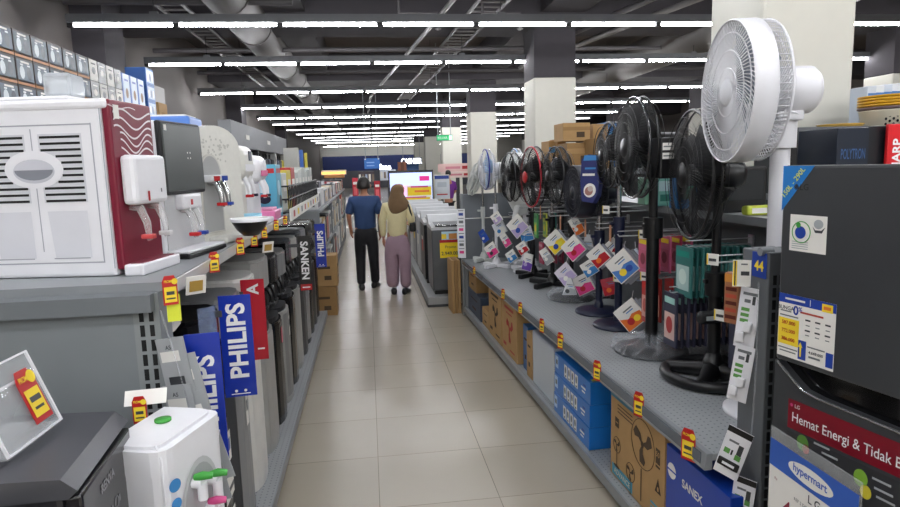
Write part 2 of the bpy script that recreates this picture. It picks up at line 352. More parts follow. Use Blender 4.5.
# near end cap upright and panel
t = thing('end_cap_shelf', 'dark grey end cap upright with slots and panel between right gondola and refrigerator', 'shelf', RO, RA)
u = MB().box(.12, .235, 1.90, 2.045, 0, 1.385, mat('#606467', .45), .004); slots(u, .153, 1.899, .1, 1.34, 0, two=.011); u.build('upright', t)
MB().box(.235, 1.25, 1.98, 2.02, .05, 1.385, mat('#63676a', .5)).build('back_panel', t)
MB().cyl((.105, 1.93, 1.385), (.15, 1.93, 1.385), .014, STEEL, n=14).build('end_knob', t)
t = thing('end_cap_shelf', 'grey two panel end cap at the far end of the right gondola', 'shelf', RO, RA)
MB().box(.0, .75, 6.98, 7.02, .1, 1.1, mat('#6a6e72', .5)).build('lower_panel', t); MB().box(.0, .75, 6.98, 7.02, 1.11, 1.38, mat('#70757a', .5)).build('upper_panel', t)
MB().box(-.02, .0, 6.97, 7.05, 0, 1.385, STEEL).build('upright', t)

# ---------------------------------------------------------------- left side: appliances on the top shelf (front faces +x)
TOPZ = 1.40
MAROON = mat('#740d2a', .42); TRANS = clear('#f2f2f0', .2)
def taps(t, x, y0, dy, z, cols, n='tap', body=TRANS):
    for i, c in enumerate(cols):
        y = y0 + (i - (len(cols) - 1) / 2) * dy
        b = MB().tube([(x - .03, y, z + .05), (x + .012, y, z + .045), (x + .03, y, z + .0), (x + .034, y, z - .055)], [.012, .014, .012, .008], body, 8)
        o = b.build(n, t); MB().box(x + .012, x + .05, y - .012, y + .012, z - .05, z - .036, c, .003).build('tap_lever', o)
# red fronted dispenser
t = thing('water_dispenser', 'white tabletop water dispenser with maroon front and vented side panel, nearest on left shelf', 'water dispenser', (-.715, 2.09, TOPZ), -.16)
b = MB().box(-.52, -.02, -.122, .122, .0, .52, WHITE, .012)
b.box(-.535, -.0, -.129, .129, .492, .522, WHITE, .01).box(-.4, -.12, -.11, .11, .52, .535, WHITE, .007)
b.build('body', t)
s = MB(); M = frame((-.215, -.122, .26), NX, -NY)
FRM = mat('#d5d6dc', .35)
for (x, y, w_, h_) in ((-.02, .19, .36, .004), (-.02, -.215, .36, .004), (-.2, -.012, .004, .41), (.16, -.012, .004, .41), (.19, 0, .003, .47), (-.02, -.0, .003, .36)):
    s.rect(M, x, y, w_, h_, mat('#a9abb4', .5))
for sx in (-1, 1):
    cx = -.02 + sx * .085
    s.rect(M, cx, .065, .13, .2, FRM, .0015)
    for k in range(11):
        z = .155 - k * .0185
        x0, x1 = -.06, .06
        if 3 <= k <= 7:
            cut = .075 * math.sqrt(max(0, 1 - ((k - 5) / 3.) ** 2))
            if sx < 0: x1 = min(x1, .085 - cut - .012)
            else: x0 = max(x0, -.085 + cut + .012)
        s.add([(cx + x0, z - .003, .0022), (cx + x1, z - .003, .0022), (cx + x1, z + .004, .0022), (cx + x0, z + .004, .0022)], [(0, 1, 2, 3)], SLOT, M)
    s.poly(M, [(cx - .06, -.06), (cx + .06, -.06), (cx + .06, -.2), (cx - .05, -.2)], mat('#dcdde3', .35), .0018)
    s.rect(M, cx, -.201, .11, .003, mat('#a2a4ad', .5), .0026)
s.build('vent_panel', t)
hd = MB().disc(M, -.02, .063, .088, .055, WHITE, .004, 28).disc(M, -.02, .058, .062, .035, mat('#c9cad2', .4), .005, 28)
hd.poly(M, [(-.02 + .058 * math.cos(a), .062 + .03 * math.sin(a)) for a in [PI + PI * i / 12 for i in range(13)]], mat('#83868f', .5), .006); hd.build('grip', t)
b = MB().box(-.02, .004, -.122, .122, .02, .52, MAROON, .006)
Mf = frame((.0045, 0, .43), NY, NX)
for k in range(3):
    for q in range(-6, 7):
        pass
WL = mat('#e9dfe2', .4)
def wave(zc, amp, ph, x0=-.15, x1=.15, wd=.004):
    pts = [(x0 + (x1 - x0) * i / 22, zc + amp * math.sin(ph + i * .34)) for i in range(23)]
    for a, c in zip(pts, pts[1:]):
        b.add([(a[0], a[1] - wd, .0015), (c[0], c[1] - wd, .0015), (c[0], c[1] + wd * .4, .0015), (a[0], a[1] + wd * .4, .0015)], [(0, 1, 2, 3)], WL, Mf)
for zc, am, ph in ((.055, .012, 0), (.026, .016, .5), (.0, .018, 1.), (-.022, .02, 1.3), (-.042, .02, 1.6), (-.06, .014, 1.9)): wave(zc, am, ph, -.108 + (.03 if zc < 0 else 0), .108)
wave(.07, .004, 2, -.13, .02, .002)
b.rect(Mf, -.09, .055, .03, .04, PAPER, .002)
b.build('front_panel', t)
b = MB().box(.004, .05, -.1, .1, .21, .36, WHITE, .014)
Mh = frame((.0505, 0, .27), NY, NX); b.rect(Mh, -.03, -.035, .012, .03, RED).rect(Mh, .05, -.02, .008, .012, GREY); b.build('tap_housing', t)
taps(t, .02, .0, .11, .155, (mat('#c84b4b', .4), mat('#d8d8d8', .4)))
MB().box(.0, .06, -.122, .122, 0, .035, WHITE, .006).box(.01, .05, -.1, .1, .033, .037, MAROON).build('drip_tray', t)
# dark glass fronted dispenser
t = thing('water_dispenser', 'white tabletop water dispenser with dark tinted glass front, second on left shelf', 'water dispenser', (-.675, 2.46, TOPZ), -.2)
MB().box(-.36, -.01, -.155, .155, 0, .485, WHITE, .012).build('body', t)
TINT = mat('#24282a', .07, coat=.6)
b = MB(T(-.012, 0, .225, 0, -.02, 0)).box(.0, .022, -.152, .152, .0, .26, MBLACK, .008)
b.box(.018, .026, -.142, .142, .012, .25, mat('#4a4f4e', .3), .004)
Mf = frame((.0265, 0, .13), NY, NX); b.rect(Mf, -.125, .105, .018, .02, PAPER, .001)
for k in range(4): b.rect(Mf, .02 + .02 * (k % 2), .02 - .02 * (k // 2), .006, .006, PAPER, .001)
b.build('glass_front', t)
MB().box(-.01, .03, -.07, .07, .17, .225, WHITE, .01).box(.0295, .032, -.02, -.008, .185, .205, RED).build('tap_housing', t)
MB().box(-.012, -.006, -.14, .14, .03, .225, mat('#c9cacb', .4)).build('recess', t)
taps(t, .01, 0, .06, .12, (RED, BLUE))
MB().box(-.01, .075, -.155, .155, 0, .018, BLACK, .004).box(-.01, .072, -.15, .15, .018, .028, WHITE, .004).build('drip_tray', t)
# cream arch dispenser
t = thing('water_dispenser', 'tall cream water dispenser with rounded top and arched tap recess, third on left shelf', 'water dispenser', (-.625, 2.86, TOPZ), -.34)
IV = mat('#e3e2da', .35, bump=.15, scale=40)
pts = [(-.19, 0), (.19, 0), (.19, .40)] + [(.19 * math.cos(a) * 1., .40 + .1 * math.sin(a)) for a in [PI * i / 16 for i in range(1, 16)]] + [(-.19, .40)]
MB().prism(pts, .34, IV, Matrix(((0, 0, 1, -.36), (1, 0, 0, 0), (0, 1, 0, 0), (0, 0, 0, 1)))).build('body', t)
b = MB(frame((-.02, -.06, .2), NY, NX)); arch = [(-.07, -.15), (.07, -.15), (.07, .09)] + [(.07 * math.cos(a), .09 + .08 * math.sin(a)) for a in [PI * i / 14 for i in range(1, 14)]] + [(-.07, .09)]
b.prism([(x * 1.12, y * 1.05) for x, y in arch], .005, mat('#cfcdc5', .4)); b.poly(Matrix(), arch, mat('#a9aaa8', .5), .006); b.build('arch_recess', t)
for i in range(9):
    pass
b = MB(frame((-.0198, 0, .42), NY, NX))
for i in range(46):
    q = random.uniform(0, 2 * PI); rr = random.uniform(.02, .13); x, y = rr * math.cos(q), -.02 + rr * .5 * math.sin(q)
    b.disc(Matrix(), x, y, .007, .005, mat('#c4c3bb', .3), .0012, 8)
b.build('embossed_pattern', t)
MB().box(-.02, .03, -.12, .0, .26, .29, mat('#c6c8ca', .3), .008).box(.029, .033, -.11, -.07, .265, .285, RED).box(.029, .033, -.05, -.01, .265, .285, BLUE).build('tap_housing', t)
taps(t, .012, -.06, .05, .21, (RED, BLUE), body=CHROME)
MB().box(-.02, .07, -.11, .11, 0, .03, IV, .01).build('drip_tray', t)
prof = [(.0, 0), (.03, 0), (.055, .025), (.075, .06), (.08, .075), (.074, .074), (.05, .03), (.0, .018)]
bowl = MB().lathe(prof[:4], BLACK, 28).lathe(prof[3:6], WHITE, 28).lathe(prof[5:], mat('#e9e9e6', .25), 28)
one(bowl, 'bowl', 'black bowl with white rim on the tray of the cream arched dispenser', 'bowl', (-.50, 2.74, TOPZ + .032))
# two smaller cream dispensers, blue and pink boxes
def small_disp(y, x, h, wd, label, c, acc):
    t = thing('water_dispenser', label, 'water dispenser', (x, y, TOPZ))
    MB().box(-.3, 0, -wd / 2, wd / 2, 0, h * .62, c, .03, seg=3).build('body', t)
    MB().box(-.3, .05, -wd / 2, wd / 2, h * .6, h, c, .05, seg=4).build('head', t)
    b = MB().box(.05, .054, -wd * .38, wd * .38, h * .7, h * .78, acc[0]).box(.05, .055, -.02, .045, h * .82, h * .93, acc[1]); b.build('control_panel', t)
    taps(t, .02, 0, wd * .4, h * .52, acc[2:4], body=WHITE)
    MB().box(0, .07, -wd * .45, wd * .45, 0, .03, c, .008).build('drip_tray', t)
small_disp(3.28, -.63, .43, .3, 'plain cream water dispenser with red and navy tap buttons beside the arched dispenser', IV, (WHITE, NAVY, RED, NAVY))
small_disp(3.78, -.64, .39, .28, 'white water dispenser with pink edged panel, next to the blue box', WHITE, (PINK, WHITE, RED, NAVY))
b = MB().box(-.1, .1, -.11, .11, 0, .34, mat('#57a9c4', .4), .004); M = frame((.1005, 0, .17), NY, NX)
b.rect(M, 0, .13, .2, .03, RED); b.disc(M, -.02, .02, .06, .05, mat('#bfe0ee', .4)).disc(M, .03, -.07, .05, .04, NAVY).rect(M, 0, -.13, .12, .03, PAPER)
Mn = frame((0, -.1105, .17), NX, -NY); b.rect(Mn, 0, .13, .18, .03, RED).disc(Mn, .0, .03, .05, .04, mat('#d8eef5', .4)).disc(Mn, .02, -.05, .04, .03, NAVY)
one(b, 'appliance_box', 'light blue appliance box with red stripe on left top shelf', 'box', (-.68, 4.28, TOPZ))
one(MB().box(-.1, .1, -.12, .12, 0, .06, mat('#d977a8', .4), .008).box(-.08, .08, -.1, .1, .06, .075, mat('#e79cc0', .4), .004), 'lunch_box', 'low pink box with lid on left shelf below blue box', 'box', (-.66, 4.02, TOPZ))
cup = MB().lathe([(.0, 0), (.04, 0), (.05, .03), (.052, .1), (.048, .1), (.04, .01), (0, .01)], mat('#8fc5dc', .3), 20)
one(cup, 'cup', 'pale blue cup on shelf edge before the plain cream dispenser', 'cup', (-.56, 3.1, TOPZ + .0))
# wire basket with packs at the far end of the top shelf
t = thing('wire_basket', 'long black wire basket on the shelf edge holding pale packs', 'basket', (-.75, 5.75, TOPZ))
b = MB()
for z in (.005, .1, .19): b.tube([(-.2, -1.25, z), (.2, -1.25, z), (.2, 1.25, z), (-.2, 1.25, z)], .007, MBLACK, 5, closed=True)
for i in range(26):
    y = -1.25 + 2.5 * i / 25; b.tube([(.2, y, 0), (.2, y, .19)], .004, MBLACK, 4)
    if i < 25: b.tube([(.2, y, .1), (.2, y + .1, .19)], .004, MBLACK, 4)
for i in range(5): x = -.2 + .4 * i / 4; b.tube([(x, -1.25, 0), (x, -1.25, .19)], .004, MBLACK, 4)
b.build('wires', t)
b = MB().box(.205, .215, -1.3, 1.3, -.05, .035, PAPER); M = frame((.2155, 0, -.008), NY, NX)
for i in range(9): b.rect(M, -1.1 + i * .27, 0, .1, .045, (RED, YEL, mat('#888', .5) if 0 else GREY)[i % 3])
b.build('price_strip', t)
pk = ['#c7c9c2', '#d4c24a', '#b0342f', '#bcbfba', '#cfd2cd', '#b9bdb8', '#c8ccc6', '#aab0ac', '#c3c7c1']
for i, c in enumerate(pk):
    b = MB().box(-.17, .16, -.12, .12, 0, .27 + .02 * (i % 3), mat(c, .5), .005); M = frame((.1605, 0, .14), NY, NX); b.rect(M, 0, .04, .16, .08, PAPER).rect(M, 0, -.07, .12, .03, DGREY)
    nm = ['grey', 'yellow', 'red', 'grey', 'pale', 'grey', 'pale', 'grey', 'pale'][i]
    one(b, 'product_pack', '%s pack standing in the long wire basket, %s from the near end' % (nm, ORD[i]), 'pack', (-.75, 4.65 + i * .272, TOPZ + .012), group='packs in the wire basket')

# ---------------------------------------------------------------- floor coolers below (front +x)
def floor_cooler(y, x, h, wd, body, front, label, kind):
    t = thing('floor_water_cooler', label, 'water cooler', (x, y, .105), group='floor coolers under the left shelf')
    fr = [(-.3, -wd / 2), (-.05, -wd / 2), (-.015, -wd * .38), (0, -wd * .2), (.004, 0), (0, wd * .2), (-.015, wd * .38), (-.05, wd / 2), (-.3, wd / 2)]
    MB().prism(fr, h * .62, body, smooth=False).build('cabinet', t)
    MB().prism([(a - .07, b_ * .98) for a, b_ in fr], h * .24, MBLACK, T(0, 0, h * .62)).build('tap_recess', t)
    MB().prism(fr, h * .14, front, T(0, 0, h * .86)).prism([(a - .01, b_ * .93) for a, b_ in fr], .015, front if front != GLOSSK else DGREY, T(0, 0, h)).build('head', t)
    MB().prism([(a - .015, b_ * .9) for a, b_ in fr], .03, MBLACK, T(0, 0, h * .62)).build('drip_tray', t)
    taps(t, -.06, 0, wd * .4, h * .77, (DGREY, DGREY), body=BLACK)
    d = MB().prism([(a + .003, b_ * .96) for a, b_ in fr[2:7]], h * .56, front, T(0, 0, h * .04))
    if kind == 1:
        M = frame((.0075, 0, h * .4), NY, NX)
        d.rect(M, .0, .1, wd * .4, .12, PAPER).rect(M, .0, -.05, wd * .4, .1, PAPER, .002).rect(M, 0, .11, wd * .3, .05, BLUE, .003).rect(M, .02, -.06, wd * .25, .02, DGREY, .003).rect(M, 0, -.2, wd * .36, .1, PAPER).rect(M, -.0, -.19, wd * .25, .04, mat('#b08a50', .5), .003)
    if kind == 2:
        M = frame((.0075, 0, h * .5), NY, NX); d.rect(M, 0, 0, .05, .14, PAPER).rect(M, 0, .02, .035, .05, GREY, .002)
    if kind == 3:
        M = frame((.0075, 0, h * .52), NY, NX); d.rect(M, 0, 0, .05, .1, mat('#c94f63', .5))
    d.build('door', t)
WHC = mat('#dddcd8', .3); SIL = mat('#a9a9a6', .35, .25); DG = mat('#3f4145', .35, .1); BK = mat('#141416', .25)
cl = [(2.42, 1.06, BK, BK, 'black floor water cooler with white stickers, just past the nearest blue sign', 1),
      (2.84, 1.05, DG, mat('#8b8d8f', .35, .2), 'grey fronted floor water cooler standing behind the second blue sign', 2),
      (3.22, 1.07, WHC, WHC, 'white floor water cooler with rounded front, just past the second blue sign', 0),
      (3.66, 1.10, SIL, SIL, 'wide silver floor water cooler with rounded front, beside the white one', 0),
      (4.05, 1.06, BK, BK, 'black floor water cooler with a pink sticker, past the wide silver one', 3),
      (4.42, 1.04, SIL, mat('#8b8c8c', .35, .2), 'grey silver floor water cooler, second silver one along the left shelf', 2),
      (4.80, 1.07, BK, GLOSSK, 'glossy black floor water cooler just before the black sign', 0),
      (5.17, 1.05, SIL, mat('#b5b5b2', .35, .2), 'pale silver floor water cooler below the black sign', 0),
      (5.54, 1.06, DG, DG, 'dark grey floor water cooler just past the black sign', 0),
      (5.90, 1.05, BK, mat('#97989a', .35, .2), 'black and silver floor water cooler before the far blue sign', 2),
      (6.26, 1.06, BK, BK, 'black floor water cooler below the far blue sign', 0),
      (6.62, 1.05, DG, mat('#46484c', .3, .4), 'charcoal floor water cooler, last but one before the cartons', 0),
      (6.96, 1.04, BK, BK, 'black floor water cooler at the far end of the left shelf', 0)]
for y, h, bd, fr, lb, k in cl: floor_cooler(y, -.60, h, .335 if y != 3.66 else .38, bd, fr, lb, k)
# first white and black cooler beside the upright
t = thing('floor_water_cooler', 'white floor water cooler with black top recess behind the hanging grey cards', 'water cooler', (-.63, 2.05, .105))
MB().box(-.34, -.02, -.15, .15, 0, .88, WHC, .03).build('cabinet', t)
fr = [(-.34, -.15), (-.06, -.15), (-.01, -.1), (.0, 0), (-.01, .1), (-.06, .15), (-.34, .15)]
MB().prism([(a - .05, b_) for a, b_ in fr], .22, MBLACK, T(0, 0, .88)).build('tap_recess', t)
MB().prism(fr, .05, WHC, T(0, 0, 1.15)).prism(fr, .05, WHC, T(0, 0, 1.10)).prism([(a - .03, b_ * .7) for a, b_ in fr], .006, LGREY, T(0, 0, 1.20)).build('head', t)
taps(t, -.02, 0, .1, 1.01, (RED, BLUE), body=SILVER)

# ---------------------------------------------------------------- signs, cards and tags on the left
BSIGN = mat('#16309a', .25); WT = mat('#f0f0f0', .5)
def flag_sign(px, w_, h_, c, word, label, foot=None, tilt=.12, thick=.004, wc=WT, wsize=.6, top=True, wpos=None):
    """px: world centre of the sign, hung so that it faces the viewer"""
    t = thing('brand_sign', label, 'sign', px, tilt)
    MB().box(-w_ / 2, w_ / 2, -thick / 2, thick / 2, -h_ / 2, h_ / 2, c, .0015).build('board', t)
    M = frame((0, -thick / 2, 0), NX, -NY); b = MB()
    b.text(word, M, .0, .02 if wpos is None else h_ * wpos, w_ * wsize, wc, .001, .03, maxw=h_ * .78, rot=PI / 2 if top else -PI / 2)
    if foot == 'dots':
        b.disc(M, -.015, -h_ * .44, .005, .005, wc, .001).disc(M, .015, -h_ * .44, .005, .005, wc, .001); b.rect(M, 0, -h_ * .47, w_ * .6, .003, wc, .001)
    if foot == 'red': b.rect(M, 0, -h_ * .44, w_ * .9, h_ * .11, RED, .001); b.rect(M, 0, -h_ * .44, w_ * .6, .008, WT, .0015)
    if foot == 'small': b.rect(M, w_ * .2, -h_ * .36, w_ * .3, .008, WT, .001)
    b.build('lettering', t)
    MB().box(-w_ / 2 - .06, -w_ / 2 + .01, -.004, .004, h_ * .3, h_ * .36, DGREY).build('bracket', t)
    return t
def between(a, b_, y): 
    p, q = atY(a[0], a[1], y), atY(b_[0], b_[1], y); return (p + q) / 2, abs(q.x - p.x), abs(q.z - p.z)
c, w_, h_ = between((190, 334), (224, 467), 1.81); flag_sign(c, .095, h_, BSIGN, 'PHILIPS', 'blue brand sign with white lettering beside the grey cards, nearest of the blue signs', 'dots')
c, w_, h_ = between((216, 297), (259, 394), 2.16); flag_sign(c, w_ * .9, h_ * 1.02, BSIGN, 'PHILIPS', 'blue brand sign with white vertical lettering overlapping the red sign', 'dots')
c, w_, h_ = between((240, 280), (269, 359), 2.95); flag_sign(c, w_, h_, mat('#b5152a', .35), 'A', 'red sign with white lettering partly hidden behind a blue sign', 'small', wsize=.5, wpos=.38)
c, w_, h_ = between((297, 236), (313, 290), 4.45); flag_sign(c, w_, h_, BLACK, 'SANKEN', 'black sign with white vertical lettering and red foot hanging over the coolers', 'red', top=False, wsize=.62)
c, w_, h_ = between((314, 224), (327, 267), 6.1); flag_sign(c, w_, h_, BSIGN, 'PHILIPS', 'blue brand sign with white vertical lettering farthest down the left shelf', 'dots')
# the clear curved header sheet beside the second sign
b = MB(); b.prism([(0, 0), (.03, .02), (.045, .05), (.04, .05), (.026, .024), (0, .004)], .3, clear('#8fa0c4', .35), T(-.57, 2.10, .96)); one(b, 'plastic_sheet', 'curved clear plastic sheet with pale letters left of the second blue sign', 'sheet')
# hanging grey cards
b = None
for i, (dx, dz, ln, a) in enumerate(((0, 0, .26, .16), (.03, -.05, .3, .22), (.012, -.13, .27, .14), (.05, -.16, .26, .3), (.03, -.25, .24, .1), (.066, -.27, .2, .22))):
    b = MB(T(0, 0, 0, 0, -a, -.35)).box(0, .09, -.001, .001, -ln, 0, mat('#a6a9ab', .35)); M = frame((.0375, -.001, -ln / 2), NX, -NY)
    b.rect(M, 0, ln * .3, .06, .03, PAPER).rect(M, .005, .0, .05, .04, DGREY).rect(M, 0, -ln * .3, .06, .05, LGREY); b.text('AS', M, 0, ln * .4, .012, DGREY, .002)
    one(b, 'hanging_card', 'grey printed card hanging in a bunch beside the slotted upright, %s counted from the top' % ORD[i], 'card', (-.605 + dx, 1.79 - .006 * i, 1.245 + dz), group='grey cards hanging beside the upright')
one(MB().tube([(-.57, 1.75, 1.34), (-.55, 1.75, 1.24), (-.50, 1.75, .96)], .002, PLAST, 5), 'card_strip', 'thin clear strip holding the bunch of grey cards', 'strip')
# price tags clipped on the left rail
def price_tag(loc, rz, label, s=1., kind=0, grp='red and yellow price tags'):
    t = thing('price_tag', label, 'price tag', loc, rz, grp)
    b = MB(); 
    if kind == 0:
        b.prism([(-.028 * s, -.06 * s), (.028 * s, -.06 * s), (.028 * s, .035 * s), (.018 * s, .058 * s), (-.018 * s, .058 * s), (-.028 * s, .035 * s)], .002, RED, Matrix(((1, 0, 0, 0), (0, 0, -1, 0), (0, 1, 0, 0), (0, 0, 0, 1))))
        M = frame((0, -.002, 0), NX, -NY); b.rect(M, 0, -.018 * s, .046 * s, .062 * s, YEL).rect(M, 0, -.012 * s, .03 * s, .014 * s, DGREY, .002).rect(M, 0, -.034 * s, .034 * s, .006 * s, DGREY, .002)
        b.disc(M, .018 * s, .034 * s, .012 * s, .012 * s, YEL, .002, 12); b.text('PROMO', M, -.004 * s, .036 * s, .011 * s, YEL, .0022, maxw=.034 * s)
    else:
        b.box(-.03 * s, .03 * s, -.002, 0, -.03 * s, .03 * s, PAPER); M = frame((0, -.002, 0), NX, -NY); b.rect(M, -.027 * s, 0, .006 * s, .06 * s, YEL).rect(M, .003, -.004 * s, .036 * s, .014 * s, DGREY, .002).rect(M, .003, .016 * s, .03 * s, .006 * s, GREY, .002)
    b.build('card', t); return t
tg = [((170, 290), 1.8, 'price tag at the near corner of the left shelf below the maroon dispenser', 1.0), ((214, 262), 2.35, 'price tag on the left shelf edge below the tinted glass dispenser', .9),
      ((240, 246), 2.75, 'price tag on the left shelf edge below the black bowl', .9), ((254, 239), 3.07, 'price tag on the left shelf edge below the pale blue cup', .85), ((264, 232), 3.4, 'price tag on the left shelf edge below the plain cream dispenser', .8),
      ((276, 225), 3.95, 'price tag on the left shelf edge below the pink box', .8), ((285, 220), 4.35, 'price tag on the left shelf edge below the light blue box', .75)]
for (px, py), y, lb, s in tg:
    p = atX(px, py, -.545); price_tag(p, .5, 'red and yellow ' + lb.replace('price tag at the near corner of', 'tag at the near corner of'), s * .68)
b = MB().prism([(0, 0), (.035, .0), (.035, .075), (0, .075)], .002, mat('#d9e33a', .5), Matrix(((1, 0, 0, 0), (0, 0, -1, 0), (0, 1, 0, 0), (0, 0, 0, 1))))
one(b, 'sticker_card', 'small yellow green card under the nearest left price tag', 'card', atX(168, 322, -.56), .3)
b = MB(T(0, 0, 0, .3)).box(-.03, .03, -.001, .001, -.03, .03, PAPER).box(-.02, .02, -.0025, -.001, -.02, .015, mat('#a8873c', .5))
for px, py, lb in ((196, 285, 'picture leaflet tucked under the left price rail near the second tag'), (268, 247, 'white leaflet hanging at an angle under the left price rail')):
    one(b, 'leaflet', lb, 'leaflet', atX(px, py, -.53), .6)

# ---------------------------------------------------------------- left foreground on the end cap shelf
SZ = .72
t = thing('air_fryer_oven', 'black countertop oven with sloping grey top and control panel at lower left', 'oven', (-.57, 1.344, SZ), .09)
OV = mat('#24252a', .35); OVT = mat('#45464b', .32)
MB().box(-.5, -.03, -.165, .165, 0, .41, OV, .012).build('body', t)
b = MB().prism([(-.52, .405), (-.02, .39), (-.003, .405), (-.03, .43), (-.2, .442), (-.52, .446)], .34, OVT, Matrix(((1, 0, 0, 0), (0, 0, 1, -.17), (0, 1, 0, 0), (0, 0, 0, 1))))
b.prism([(-.15, .4405), (-.165, .4465), (-.175, .4465), (-.19, .4415)], .32, mat('#3a3b40', .4), Matrix(((1, 0, 0, 0), (0, 0, 1, -.16), (0, 1, 0, 0), (0, 0, 0, 1)))); b.build('lid', t)
b = MB().box(-.03, .0, -.162, .162, .03, .392, mat('#1b1b1f', .2, coat=.3), .006); M = frame((.0005, 0, .22), NY, NX)
OVP = mat('#8d8d92', .4)
b.text('RENVA', M, -.02, .13, .02, OVP, .001, maxw=.09)
for i in range(3):
    for j in range(4):
        b.tube([M @ Vector((-.08 + i * .05 + .012 * math.cos(a), .06 - j * .045 + .012 * math.sin(a), .0006)) for a in [2 * PI * k / 12 for k in range(12)]], .001, OVP, 4, closed=True)
        b.rect(M, -.08 + i * .05 + .02, .06 - j * .045, .006, .015, OVP, .001)
b.rect(M, .12, .05, .004, .1, OVP, .001).rect(M, .1, -.02, .04, .003, OVP, .001); b.build('control_panel', t)
MB().box(0, .05, .02, .14, .12, .14, BLACK, .008).build('handle', t)
# carton below-left corner
p = atZ(20, 492, 1.17); 
b = MB().box(-.1, .1, -.12, .12, 0, .4, mat('#b9ab97', .5), .004); M = frame((0, 0, .4), NX, (0, 0, 1)); b.rect(M, 0, 0, .19, .23, mat('#c9bfae', .5))
one(b, 'carton', 'small beige carton at the lower left corner before the oven', 'box', (-.70, 1.0, SZ), -.2)
# acrylic price stand on the oven
t = thing('sign_holder', 'clear acrylic sign holder with red and yellow price card standing on the black oven', 'sign holder', ((atZ(20, 463, 1.167) + atZ(52, 420, 1.167)) / 2), PI / 2 - .05)
AC = clear('#eef2f4', .05, .05)
b = MB(T(0, 0, .004, -.35)).box(-.095, .095, -.002, .002, 0, .17, AC); b.box(-.095, .095, -.003, .003, 0, .004, WHITE).box(-.096, -.092, -.003, .003, 0, .17, WHITE).box(.092, .096, -.003, .003, 0, .17, WHITE).box(-.095, .095, -.003, .003, .167, .171, WHITE); b.build('front_sheet', t)
MB().box(-.095, .095, -.0, .12, 0, .004, AC).build('foot', t)
MB(T(0, .11, .002, .5)).box(-.095, .095, -.002, .002, 0, .13, AC).box(-.095, .095, -.003, .003, .127, .131, WHITE).build('rear_sheet', t)
b = MB(T(.035, .0, .03, -.35)); b.prism([(-.03, 0), (.03, 0), (.03, .09), (.02, .115), (-.02, .115), (-.03, .09)], .002, RED, Matrix(((1, 0, 0, 0), (0, 0, -1, 0), (0, 1, 0, 0), (0, 0, 0, 1))))
M = frame((0, -.002, .05), NX, -NY); b.rect(M, 0, -.008, .048, .06, YEL).rect(M, 0, .0, .036, .012, DGREY, .002).rect(M, 0, -.02, .03, .006, DGREY, .002); b.disc(M, .018, .045, .014, .014, YEL, .002); b.text('PROMO', M, -.006, .045, .012, YEL, .0025, maxw=.036); b.build('price_card', t)
# white dispenser with green and pink spouts
t = thing('water_dispenser', 'white round fronted water dispenser with green and pink taps at lower left', 'water dispenser', (-.445, 1.53, SZ), -.3)
fr = [(-.14, -.125), (-.035, -.125), (-.016, -.12), (-.004, -.108), (0, -.09), (0, .09), (-.004, .108), (-.016, .12), (-.035, .125), (-.14, .125)]
MB().prism(fr, .30, WHITE).prism([(a, c_ * 1.02) for a, c_ in fr], .06, WHITE, T(0, 0, .30)).prism([(a - .02, c_ * .93) for a, c_ in fr], .008, WHITE, T(0, 0, .36)).build('body', t)
b = MB(frame((.001, 0, .165), NY, NX)); b.disc(Matrix(), 0, 0, .082, .125, mat('#c9cacc', .35), .002, 28).disc(Matrix(), 0, -.005, .073, .115, mat('#a9abae', .4), .003, 28); b.build('recess', t)
for y, z, c_ in ((-.03, .24, GREEN), (.035, .215, GREEN), (.02, .15, PINK), (-.03, .125, PINK)):
    o = MB().cyl((0, y, z), (.03, y, z), .013, WHITE, n=12).cyl((.026, y, z - .04), (.026, y, z), .012, WHITE, n=12).build('tap', t)
    MB().tube([(.01, y, z + .014), (.03, y, z + .02), (.05, y + .01, z + .017)], [.009, .011, .008], c_, 8).build('tap_lever', o)
MB().tube([(-.03, -.11, .37), (-.01, -.12, .34), (-.01, -.12, .2), (-.01, -.115, .05)], .003, WHITE, 6).build('cord', t)
M = frame((-.0005, -.098, .27), (.3, .95, 0), (.95, -.3, 0)); MB().disc(M, .0, 0, .016, .016, LBLUE, .004).disc(M, .0, -.045, .014, .014, LBLUE, .004).build('sticker', t)
price_tag((-.60, 1.62, SZ + .39), .1, 'tilted red and yellow tag with green dot between the oven and the white dispenser', .6)
one(MB(T(0, 0, 0, -.6)).box(-.05, .05, -.001, .001, -.02, .02, PAPER), 'price_card', 'white printed card lying behind the tag with the green dot', 'card', (-.59, 1.64, SZ + .415), .1)
one(MB().lathe([(0, 0), (.02, 0), (.02, .006), (0, .006)], GREEN, 16), 'round_sticker', 'round green disc beside the tilted tag on the white dispenser', 'disc', (-.535, 1.585, SZ + .369))

# ---------------------------------------------------------------- fans on the right shelf (all face the aisle)
def blade_mesh(b, r, m, M, pitch=.5, w0=.35, w1=.55):
    vs = []; n = 6
    for i in range(n + 1):
        q = i / n; rr = r * (.2 + .72 * q); hw = r * (w0 + (w1 - w0) * math.sin(q * PI * .62)) * .5
        for s in (-1, 1):
            a = .28 * q
            vs.append((rr * math.cos(a) - s * hw * math.sin(a) * .9, rr * math.sin(a) + s * hw * .9, s * hw * pitch))
    k = len(vs); vs += [(x, y, z - .004) for x, y, z in vs]
    fs = [(2 * i, 2 * i + 1, 2 * i + 3, 2 * i + 2) for i in range(n)] + [(k + 2 * i, k + 2 * i + 2, k + 2 * i + 3, k + 2 * i + 1) for i in range(n)]
    fs += [(2 * i, 2 * i + 2, k + 2 * i + 2, k + 2 * i) for i in range(n)] + [(2 * i + 1, k + 2 * i + 1, k + 2 * i + 3, 2 * i + 3) for i in range(n)] + [(0, k, k + 1, 1), (2 * n, 2 * n + 1, k + 2 * n + 1, k + 2 * n)]
    return b.add(vs, fs, m, M, True)
